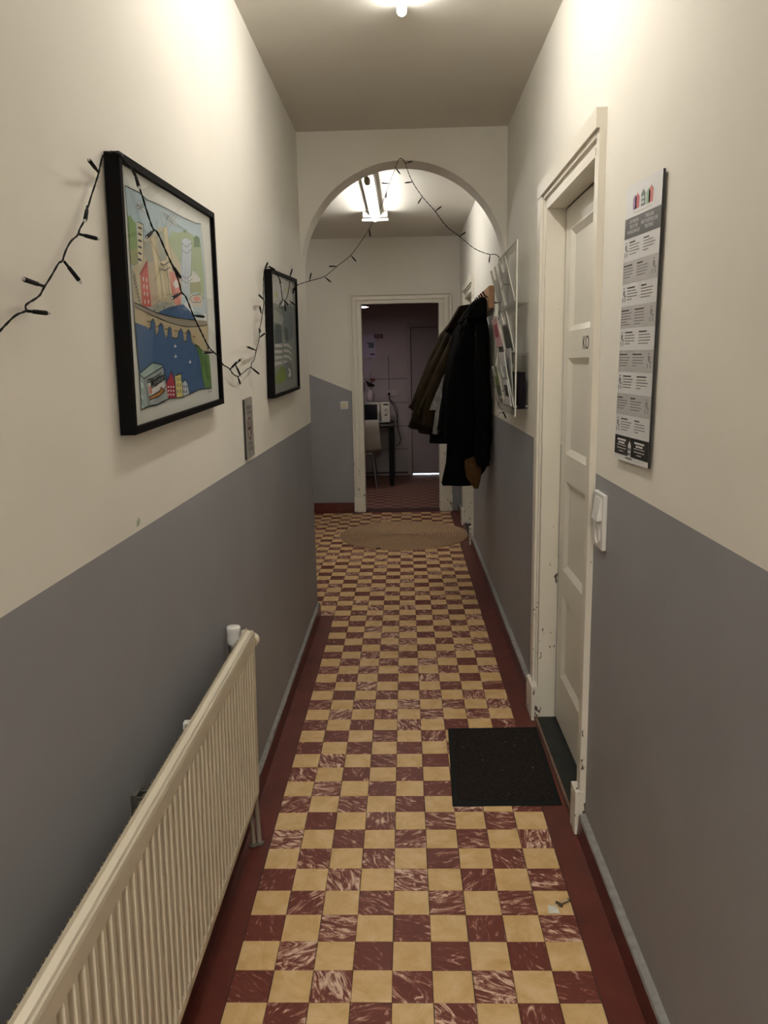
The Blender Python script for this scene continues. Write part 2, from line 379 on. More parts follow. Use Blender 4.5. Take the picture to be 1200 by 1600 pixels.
CABLE = [(-.086,-.573,1.545),(-.086,-.551,1.556),(-.086,-.532,1.566),(-.086,-.503,1.58),(-.086,-.47,1.587),(-.086,-.474,1.594),(-.086,-.459,1.6),(-.086,-.425,1.611),(-.086,-.41,1.624),(-.086,-.38,1.644),(-.086,-.347,1.669),(-.086,-.333,1.672),(-.086,-.323,1.686),(-.086,-.296,1.708),(-.086,-.263,1.722),(-.086,-.255,1.733),(-.086,-.23,1.751),(-.086,-.196,1.793),(-.086,-.17,1.82),(-.086,-.148,1.844),(-.086,-.139,1.857),(-.08,-.138,1.876),(-.068,-.144,1.881),(-.068,-.098,1.892),(-.062,-.091,1.884),(-.062,-.058,1.881),(-.062,-.024,1.873),(-.062,.012,1.84),(-.062,.03,1.819),(-.062,.056,1.793),(-.062,.07,1.784),(-.062,.095,1.785),(-.062,.141,1.755),(-.062,.182,1.731),(-.062,.234,1.698),(-.062,.243,1.674),(-.062,.28,1.67),(-.062,.313,1.646),(-.062,.337,1.628),(-.062,.406,1.589),(-.062,.475,1.551),(-.062,.522,1.543),(-.066,.578,1.534),(-.066,.601,1.527),(-.086,.712,1.515),(-.086,.737,1.507),(-.086,.77,1.504),(-.086,.816,1.496),(-.086,.852,1.48),(-.086,.926,1.47),(-.086,1.015,1.483),(-.086,1.077,1.494),(-.086,1.146,1.5),(-.086,1.165,1.518),(-.086,1.21,1.522),(-.086,1.261,1.56),(-.086,1.341,1.608),(-.086,1.341,1.637),(-.086,1.395,1.668),(-.086,1.42,1.699),(-.086,1.472,1.744),(-.086,1.46,1.756),(-.086,1.467,1.805),(-.086,1.493,1.851),(-.078,1.482,1.873),(-.068,1.527,1.883),(-.068,1.664,1.883),(-.062,1.673,1.875),(-.062,1.719,1.862),(-.062,1.748,1.847),(-.062,1.765,1.818),(-.062,1.79,1.778),(-.062,1.871,1.781),(-.062,1.934,1.805),(-.062,2.006,1.853),(-.062,2.049,1.897),(-.062,2.184,1.874),(-.043,2.208,1.884),(.001,2.262,1.903),(.067,2.341,1.928),(.119,2.399,1.981),(.191,2.478,2.044),(.242,2.531,2.12),(.282,2.572,2.185),(.304,2.594,2.226),(.341,2.631,2.297),(.363,2.652,2.355),(.387,2.675,2.424),(.421,2.708,2.509),(.435,2.722,2.548),(.449,2.735,2.563),(.462,2.731,2.551),(.473,2.728,2.535),(.485,2.724,2.492),(.508,2.717,2.438),(.558,2.702,2.36),(.626,2.682,2.284),(.678,2.666,2.205),(.75,2.644,2.149),(.828,2.621,2.078),(.904,2.597,2.047),(.925,2.591,2.049),(.94,2.586,2.043),(.955,2.582,2.024),(.959,2.56,1.972),(.958,2.5,1.89),(.954,2.52,1.8),(.942,2.545,1.715),(.935,2.54,1.617),(.935,2.53,1.535),(.918,2.53,1.477),(.916,2.53,1.404),(.939,2.53,1.347),(.933,2.53,1.314),(.947,2.53,1.277),(.967,2.5,1.248),(.978,2.48,1.222),(.957,2.5,1.245),(.937,2.53,1.216)]
BULBS = [((-.086,-.47,1.587),(-.074,-.44,1.586)),((-.086,-.409,1.627),(-.066,-.511,1.626)),((-.086,-.328,1.673),(-.076,-.315,1.653)),((-.086,-.257,1.725),(-.071,-.222,1.723)),((-.086,-.211,1.778),(-.081,-.24,1.75)),((-.086,-.147,1.847),(-.071,-.226,1.848)),((-.068,-.125,1.886),(-.064,-.086,1.891)),((-.062,-.021,1.873),(-.05,-.041,1.844)),((-.062,.07,1.783),(-.05,-.017,1.756)),((-.062,.182,1.731),(-.05,.185,1.71)),((-.062,.243,1.673),(-.05,.128,1.652)),((-.062,.337,1.628),(-.05,.388,1.628)),((-.062,.463,1.559),(-.05,.426,1.548)),((-.062,.521,1.542),(-.05,.366,1.54)),((-.086,.713,1.511),(-.074,.631,1.482)),((-.086,.816,1.496),(-.074,.833,1.511)),((-.086,.888,1.51),(-.074,.877,1.518)),((-.086,.895,1.51),(-.074,.898,1.481)),((-.086,.926,1.47),(-.074,.9,1.447)),((-.086,1.146,1.5),(-.074,1.225,1.477)),((-.086,1.261,1.56),(-.074,1.04,1.568)),((-.086,1.341,1.608),(-.074,1.363,1.621)),((-.086,1.365,1.629),(-.074,1.277,1.639)),((-.086,1.398,1.701),(-.074,1.311,1.718)),((-.086,1.46,1.755),(-.074,1.302,1.759)),((-.07,1.429,1.862),(-.066,1.475,1.891)),((-.068,1.528,1.885),(-.064,1.625,1.884)),((-.062,1.742,1.857),(-.054,1.694,1.834)),((-.062,1.79,1.778),(-.054,1.649,1.746)),((-.062,1.852,1.78),(-.054,1.887,1.765)),((-.062,1.852,1.78),(-.054,1.803,1.731)),((-.062,2.039,1.898),(-.054,2.037,1.92)),((-.062,2.008,1.792),(-.054,2.114,1.78)),((-.06,2.186,1.873),(-.066,2.186,1.856)),((-.047,2.203,1.882),(-.061,2.203,1.869)),((.001,2.262,1.903),(.007,2.262,1.929)),((.067,2.341,1.928),(.084,2.341,1.914)),((.122,2.403,1.985),(.106,2.403,1.985)),((.191,2.478,2.044),(.204,2.478,2.029)),((.282,2.572,2.185),(.284,2.572,2.163)),((.373,2.662,2.387),(.371,2.662,2.371)),((.387,2.675,2.424),(.368,2.675,2.426)),((.421,2.708,2.509),(.438,2.708,2.487)),((.473,2.728,2.535),(.5,2.728,2.541)),((.508,2.717,2.438),(.483,2.717,2.436)),((.558,2.702,2.36),(.544,2.702,2.339)),((.626,2.682,2.284),(.645,2.682,2.297)),((.75,2.644,2.149),(.766,2.644,2.159)),((.904,2.597,2.047),(.902,2.597,2.03)),((.956,2.49,1.889),(.973,2.49,1.887)),((.954,2.52,1.8),(.938,2.52,1.8)),((.946,2.5,1.361),(.969,2.5,1.349)),((.964,2.48,1.246),(.975,2.48,1.222))]
ART_A = [('sky',[(-.0386,1.8476),(.0447,1.852),(.0941,1.8477),(.1608,1.8523),(.2337,1.8557),(.359,1.8596),(.4834,1.8674),(.5293,1.8736),(.5372,1.8265),(.5424,1.7756),(.5432,1.6625),(.5349,1.5609),(.5377,1.4463),(.4689,1.448),(.4038,1.4472),(.3216,1.4396),(.2441,1.4345),(.1383,1.4353),(.0909,1.4309),(.0502,1.4265),(.025,1.4274),(-.0041,1.426),(-.0417,1.422),(-.0411,1.4602),(-.0392,1.4972),(-.041,1.5481),(-.0414,1.5934),(-.0428,1.6339),(-.0402,1.7065),(-.0352,1.776)]),('green',[(-.034,1.7927),(-.0152,1.7977),(-.0039,1.7912),(.0136,1.7874),(.0123,1.7371),(-.005,1.7088),(-.0396,1.7046),(-.0377,1.7553)]),('olive',[(-.0338,1.729),(.0132,1.7407),(.0051,1.7065),(-.0378,1.7014)]),('hill',[(.223,1.7838),(.265,1.814),(.3093,1.8171),(.391,1.8343),(.4571,1.8317),(.5184,1.8275),(.5356,1.7283),(.5188,1.68),(.3913,1.7029),(.3071,1.7469),(.2232,1.7564)]),('beige',[(.0511,1.762),(.1134,1.7805),(.169,1.8062),(.2088,1.8089),(.2424,1.7788),(.3149,1.7478),(.3149,1.6851),(.2976,1.6459),(.0776,1.6306),(-.041,1.6223),(-.0368,1.6947),(.006,1.7101)]),('grayg',[(.0531,1.7587),(.0957,1.7687),(.1244,1.7246),(.1326,1.7067),(.0759,1.7223),(.0549,1.7304)]),('hill',[(.1873,1.8015),(.222,1.7798),(.2397,1.7387),(.2112,1.7352),(.1816,1.7509)]),('cream',[(.0199,1.7919),(.0556,1.7927),(.0404,1.7214),(.0158,1.7061),(.0091,1.7279)]),('ink',[(.0262,1.7843),(.0466,1.7851),(.0456,1.7809),(.0252,1.7802)]),('ink',[(.0232,1.7717),(.0435,1.7723),(.0425,1.7681),(.0222,1.7675)]),('ink',[(.0202,1.7591),(.0405,1.7595),(.0395,1.7553),(.0192,1.7549)]),('ink',[(.0172,1.7465),(.0375,1.7467),(.0365,1.7425),(.0163,1.7423)]),('ink',[(.0143,1.7338),(.0344,1.7339),(.0335,1.7298),(.0133,1.7297)]),('ink',[(.0113,1.7212),(.0314,1.7212),(.0304,1.717),(.0103,1.7171)]),('red',[(.0156,1.6937),(.0385,1.7087),(.0678,1.7249),(.0691,1.6814),(.0716,1.6302),(.0133,1.6261)]),('dred',[(.0124,1.6916),(.0649,1.7245),(.0716,1.7163),(.0182,1.6887)]),('white',[(.0304,1.6865),(.0373,1.6872),(.0365,1.6791),(.0296,1.6784)]),('white',[(.0502,1.6868),(.0572,1.6875),(.0564,1.6793),(.0494,1.6786)]),('white',[(.0298,1.6721),(.0367,1.6728),(.0359,1.6647),(.029,1.664)]),('white',[(.0496,1.6723),(.0566,1.6729),(.0558,1.6647),(.0488,1.664)]),('white',[(.0292,1.6578),(.0361,1.6584),(.0353,1.6502),(.0284,1.6496)]),('white',[(.049,1.6577),(.056,1.6583),(.0552,1.6501),(.0482,1.6495)]),('white',[(.0293,1.6416),(.0362,1.6422),(.0354,1.634),(.0285,1.6335)]),('white',[(.0513,1.6434),(.0584,1.6439),(.0576,1.6356),(.0505,1.6351)]),('beige2',[(.0661,1.7175),(.1263,1.7323),(.1408,1.6886),(.1277,1.6341),(.0716,1.6302)]),('cream2',[(.0966,1.7724),(.126,1.7825),(.1337,1.7632),(.1423,1.7343),(.152,1.6551),(.1218,1.6489),(.1118,1.723)]),('cream2',[(.196,1.8106),(.2242,1.8172),(.2316,1.7772),(.2397,1.7387),(.2465,1.679),(.202,1.6691),(.1973,1.7335)]),('grayg',[(.1401,1.7902),(.1873,1.8015),(.2062,1.7424),(.1577,1.7325)]),('cream2',[(.1446,1.7308),(.2202,1.7442),(.2229,1.7267),(.1502,1.7144)]),('cream2',[(.153,1.7128),(.2188,1.7243),(.2304,1.6715),(.1582,1.6537)]),('salmon',[(.2173,1.7181),(.2571,1.7226),(.2901,1.7078),(.307,1.6844),(.2898,1.6449),(.2557,1.6426),(.2247,1.6771)]),('white',[(.2395,1.6945),(.2716,1.7079),(.2898,1.6912),(.2591,1.6863),(.2752,1.6775)]),('palebl',[(.3405,1.8054),(.3783,1.8153),(.4315,1.8147),(.4095,1.7594),(.3779,1.6821),(.3388,1.6873),(.3055,1.7093),(.3281,1.7703)]),('dgreen',[(.3533,1.8261),(.3792,1.8356),(.3812,1.8274)]),('dgreen',[(.4515,1.8264),(.4804,1.8375),(.5112,1.8355),(.5148,1.8134),(.4503,1.8042)]),('white',[(.4367,1.7494),(.4937,1.7286),(.4826,1.7207),(.385,1.711),(.3825,1.7172)]),('olive',[(.385,1.711),(.4925,1.724),(.4961,1.7013),(.3869,1.685)]),('pale',[(.3737,1.6817),(.5079,1.6931),(.4948,1.6592),(.3743,1.6508)]),('salmon',[(.4099,1.6759),(.4465,1.6834),(.4817,1.6806),(.4709,1.674),(.4252,1.6682)]),('white',[(.0353,1.8344),(.0824,1.8223),(.07,1.8182),(.0261,1.8292)]),('white',[(.0216,1.8214),(.0623,1.8326),(.0672,1.8301),(.0261,1.818)]),('white',[(.2007,1.8439),(.3134,1.8341),(.2976,1.8294),(.1932,1.8397)]),('white',[(.289,1.8541),(.3037,1.8547),(.2308,1.8163),(.2207,1.8166)]),('white2',[(.2982,1.6484),(.3695,1.6658),(.3983,1.6555),(.4083,1.6311),(.5319,1.645),(.536,1.6251),(.4142,1.6219),(.3325,1.6388)]),('grayg',[(.0782,1.6328),(.1274,1.6453),(.2296,1.6512),(.2414,1.6444),(.1601,1.6294),(.1093,1.619),(.0814,1.6225)]),('white',[(.0858,1.6413),(.0932,1.6413),(.0916,1.639),(.0847,1.6391)]),('ink',[(.1154,1.6369),(.123,1.6369),(.1213,1.6346),(.1142,1.6347)]),('white',[(.146,1.6323),(.154,1.6323),(.1522,1.63),(.1448,1.6301)]),('ink',[(.1828,1.6484),(.1911,1.6485),(.1892,1.6461),(.1816,1.6461)]),('white',[(.2159,1.6439),(.2245,1.644),(.2226,1.6415),(.2147,1.6416)]),('ink',[(.0972,1.6288),(.1047,1.6288),(.103,1.6266),(.0961,1.6267)]),('white',[(.132,1.6444),(.1398,1.6444),(.138,1.6421),(.1308,1.6421)]),('ink',[(.1632,1.6399),(.1713,1.64),(.1695,1.6376),(.162,1.6377)]),('white',[(.1956,1.6353),(.204,1.6353),(.2022,1.633),(.1944,1.633)]),('ink',[(.2345,1.6519),(.2433,1.652),(.2413,1.6496),(.2332,1.6495)]),('white',[(.1134,1.6362),(.1211,1.6362),(.1194,1.6339),(.1123,1.634)]),('ink',[(.144,1.6317),(.152,1.6317),(.1502,1.6293),(.1429,1.6294)]),('white',[(.1807,1.6477),(.189,1.6478),(.1872,1.6454),(.1795,1.6454)]),('ink',[(.2138,1.6432),(.2224,1.6432),(.2205,1.6408),(.2126,1.6408)]),('white',[(.0953,1.6282),(.1028,1.6282),(.1011,1.6259),(.0942,1.626)]),('ink',[(.13,1.6437),(.1378,1.6437),(.1361,1.6414),(.1289,1.6415)]),('white',[(.1612,1.6393),(.1693,1.6393),(.1675,1.6369),(.16,1.637)]),('ink',[(.1935,1.6346),(.2019,1.6346),(.2001,1.6323),(.1923,1.6323)]),('white',[(.2323,1.6512),(.2411,1.6513),(.2391,1.6488),(.2311,1.6488)]),('ink',[(.1115,1.6355),(.1192,1.6355),(.1174,1.6333),(.1104,1.6333)]),('white',[(.142,1.631),(.1499,1.631),(.1482,1.6287),(.1409,1.6287)]),('ink',[(.1787,1.647),(.1869,1.647),(.1851,1.6447),(.1775,1.6447)]),('white',[(.2116,1.6425),(.2202,1.6425),(.2183,1.6401),(.2104,1.6401)]),('ink',[(.0934,1.6275),(.1009,1.6275),(.0992,1.6253),(.0923,1.6253)]),('white',[(.1281,1.643),(.1359,1.643),(.1341,1.6408),(.1269,1.6408)]),('ink',[(.1592,1.6386),(.1672,1.6386),(.1654,1.6362),(.158,1.6363)]),('white',[(.1914,1.6339),(.1998,1.6339),(.1979,1.6316),(.1902,1.6316)]),('ink',[(.2301,1.6505),(.2389,1.6505),(.2369,1.6481),(.2289,1.6481)]),('white',[(.1096,1.6349),(.1172,1.6349),(.1155,1.6326),(.1085,1.6326)]),('ink',[(.14,1.6303),(.1479,1.6303),(.1462,1.628),(.1389,1.6281)]),('white',[(.1766,1.6463),(.1848,1.6463),(.183,1.644),(.1754,1.644)]),('ink',[(.2095,1.6418),(.2181,1.6418),(.2162,1.6394),(.2083,1.6394)]),('white',[(.0915,1.6269),(.099,1.6268),(.0973,1.6246),(.0904,1.6247)]),('ink',[(.1261,1.6423),(.1339,1.6424),(.1321,1.6401),(.125,1.6401)]),('white',[(.1571,1.6379),(.1652,1.6379),(.1634,1.6356),(.156,1.6356)]),('ink',[(.1893,1.6332),(.1977,1.6332),(.1958,1.6309),(.1881,1.6309)]),('white',[(.2279,1.6497),(.2367,1.6498),(.2347,1.6474),(.2267,1.6473)]),('ink',[(.1077,1.6342),(.1153,1.6342),(.1136,1.6319),(.1066,1.632)]),('white',[(.1381,1.6296),(.146,1.6296),(.1442,1.6273),(.1369,1.6274)]),('ink',[(.1746,1.6456),(.1828,1.6456),(.1809,1.6433),(.1734,1.6433)]),('white',[(.2074,1.641),(.2159,1.6411),(.214,1.6387),(.2062,1.6387)]),('ink',[(.0896,1.6262),(.0971,1.6262),(.0954,1.624),(.0885,1.624)]),('white',[(.1242,1.6416),(.1319,1.6417),(.1302,1.6394),(.1231,1.6394)]),('ink',[(.1551,1.6372),(.1632,1.6372),(.1614,1.6349),(.154,1.6349)]),('blue',[(.1097,1.6208),(.1607,1.6322),(.2277,1.643),(.314,1.6535),(.3639,1.6429),(.4183,1.6222),(.3282,1.6214),(.249,1.6194),(.1703,1.6199)]),('road',[(-.0371,1.6328),(.0222,1.6263),(.0979,1.62),(.1699,1.6186),(.2486,1.6179),(.3277,1.6193),(.414,1.6213),(.5363,1.6263),(.5365,1.6162),(.4267,1.6062),(.3308,1.6012),(.2515,1.6015),(.1918,1.6034),(.1187,1.6087),(.057,1.614),(-.0003,1.6189),(-.0361,1.6223)]),('sand',[(-.0361,1.6223),(-.0003,1.6189),(.057,1.614),(.1187,1.6087),(.1918,1.6034),(.2515,1.6015),(.3308,1.6012),(.4267,1.6062),(.5365,1.6162),(.5243,1.5347),(.48,1.5453),(.3904,1.5587),(.2737,1.5481),(.0859,1.5697),(.0289,1.5875),(-.0417,1.5925)]),('blue',[(-.0415,1.593),(.0289,1.5875),(.039,1.5845),(.049,1.585),(.0564,1.6001),(.0718,1.6061),(.0816,1.5996),(.0841,1.5909),(.0851,1.5714),(.1031,1.5807),(.108,1.5938),(.1254,1.5997),(.1403,1.5935),(.1434,1.5808),(.1576,1.5674),(.1672,1.5761),(.1724,1.5894),(.1865,1.5951),(.1999,1.5887),(.201,1.5716),(.2303,1.5706),(.2462,1.574),(.2512,1.5859),(.2765,1.5948),(.2937,1.5856),(.2985,1.5667),(.3161,1.5662),(.3242,1.5898),(.3429,1.595),(.3602,1.5871),(.3644,1.5665),(.3907,1.5598),(.4129,1.5507),(.4391,1.5208),(.4497,1.4768),(.466,1.447),(.3871,1.4468),(.3213,1.4392),(.2457,1.434),(.1383,1.4352),(.0515,1.4261),(-.0042,1.4256),(-.0428,1.4221),(-.0404,1.4602),(-.0393,1.4972),(-.0413,1.5522)]),('sand',[(.0343,1.5989),(.0462,1.5989),(.0405,1.5837),(.0337,1.5826)]),('sand',[(.0881,1.5911),(.1008,1.591),(.0948,1.5753),(.0875,1.5742)]),('sand',[(.1533,1.5886),(.1671,1.5884),(.1606,1.5721),(.1528,1.571)]),('sand',[(.2243,1.5877),(.2392,1.5876),(.2323,1.5707),(.2239,1.5694)]),('sand',[(.3082,1.5851),(.3245,1.5849),(.3171,1.5672),(.3079,1.566)]),('sand',[(.3795,1.5794),(.3971,1.5792),(.3893,1.5608),(.3794,1.5595)]),('white',[(.2075,1.5272),(.2215,1.5345),(.2258,1.5297),(.2371,1.5283),(.2232,1.5278),(.2159,1.5254)]),('white',[(.3261,1.5148),(.3419,1.5225),(.3468,1.5173),(.3598,1.5156),(.344,1.5152),(.3356,1.5127)]),('white',[(.2098,1.5504),(.2238,1.5578),(.228,1.5531),(.2394,1.5518),(.2255,1.5511),(.2181,1.5486)]),('dgreen2',[(.3909,1.5609),(.435,1.5554),(.48,1.5453),(.5318,1.5347),(.5384,1.4867),(.5398,1.447),(.4686,1.447),(.448,1.4702),(.438,1.5164),(.4196,1.5444)]),('teal',[(-.0375,1.4939),(.0442,1.514),(.1069,1.51),(.1168,1.5058),(-.017,1.483),(-.0387,1.4888)]),('teal2',[(-.0384,1.4902),(-.017,1.483),(.0023,1.4256),(-.0428,1.4221)]),('grayt',[(-.017,1.483),(.1168,1.5058),(.1277,1.4825),(.1414,1.4351),(.0515,1.4261),(.0023,1.4256)]),('palem',[(-.038,1.477),(-.0243,1.4741),(-.0172,1.4645),(-.0322,1.4667)]),('palem',[(-.0435,1.4535),(-.0299,1.4504),(-.0229,1.4407),(-.0378,1.4431)]),('palem',[(-.0483,1.4334),(-.0347,1.4302),(-.0277,1.4203),(-.0426,1.4229)]),('white',[(-.0008,1.4736),(.0528,1.4794),(.1047,1.4884),(.1242,1.4602),(.079,1.4434),(.0111,1.433)]),('orange',[(.0068,1.4446),(.0454,1.4483),(.0818,1.4551),(.0908,1.4631),(.105,1.4567),(.123,1.463),(.118,1.4548),(.0734,1.4445),(.011,1.4392)]),('salmon',[(.0118,1.4654),(.0251,1.4685),(.0315,1.456),(.0293,1.4516),(.0167,1.4495)]),('crim',[(.131,1.4703),(.1775,1.496),(.196,1.4716),(.2005,1.4344),(.1383,1.4352)]),('white',[(.1419,1.4634),(.1515,1.4635),(.1519,1.4597),(.1423,1.4597)]),('white',[(.161,1.4629),(.1708,1.463),(.1711,1.4592),(.1614,1.4591)]),('white',[(.1805,1.4623),(.1905,1.4624),(.1909,1.4586),(.1808,1.4585)]),('white',[(.1399,1.455),(.1494,1.4551),(.1498,1.4513),(.1402,1.4512)]),('white',[(.1589,1.4544),(.1687,1.4544),(.1691,1.4506),(.1593,1.4505)]),('white',[(.1784,1.4537),(.1884,1.4538),(.1887,1.4499),(.1788,1.4499)]),('white',[(.1379,1.4466),(.1474,1.4466),(.1478,1.4428),(.1382,1.4428)]),('white',[(.1569,1.4459),(.1666,1.4459),(.167,1.442),(.1572,1.442)]),('white',[(.1763,1.4451),(.1863,1.4451),(.1866,1.4412),(.1767,1.4412)]),('yell',[(.2018,1.487),(.2504,1.4879),(.2557,1.4602),(.2544,1.4341),(.2036,1.4333)]),('olive',[(.2152,1.481),(.2291,1.4811),(.2298,1.4728),(.216,1.4727)]),('olive',[(.2387,1.4805),(.2529,1.4807),(.2537,1.4723),(.2395,1.4722)]),('olive',[(.2119,1.4673),(.2257,1.4674),(.2265,1.4591),(.2127,1.4591)]),('olive',[(.2353,1.4667),(.2495,1.4668),(.2503,1.4583),(.2361,1.4584)]),('olive',[(.2086,1.4537),(.2224,1.4536),(.2231,1.4453),(.2093,1.4454)]),('olive',[(.232,1.4529),(.2461,1.4529),(.2469,1.4444),(.2327,1.4446)]),('palebl',[(.257,1.4682),(.2845,1.4736),(.3008,1.4641),(.3119,1.4383),(.2573,1.4344)]),('slate',[(.2655,1.4619),(.2758,1.4621),(.2771,1.4555),(.2668,1.4554)]),('slate',[(.2859,1.4614),(.2964,1.4615),(.2978,1.4549),(.2873,1.4548)]),('slate',[(.2626,1.4499),(.2728,1.45),(.2741,1.4434),(.2639,1.4434)]),('slate',[(.2829,1.4492),(.2934,1.4493),(.2947,1.4427),(.2843,1.4426)])]
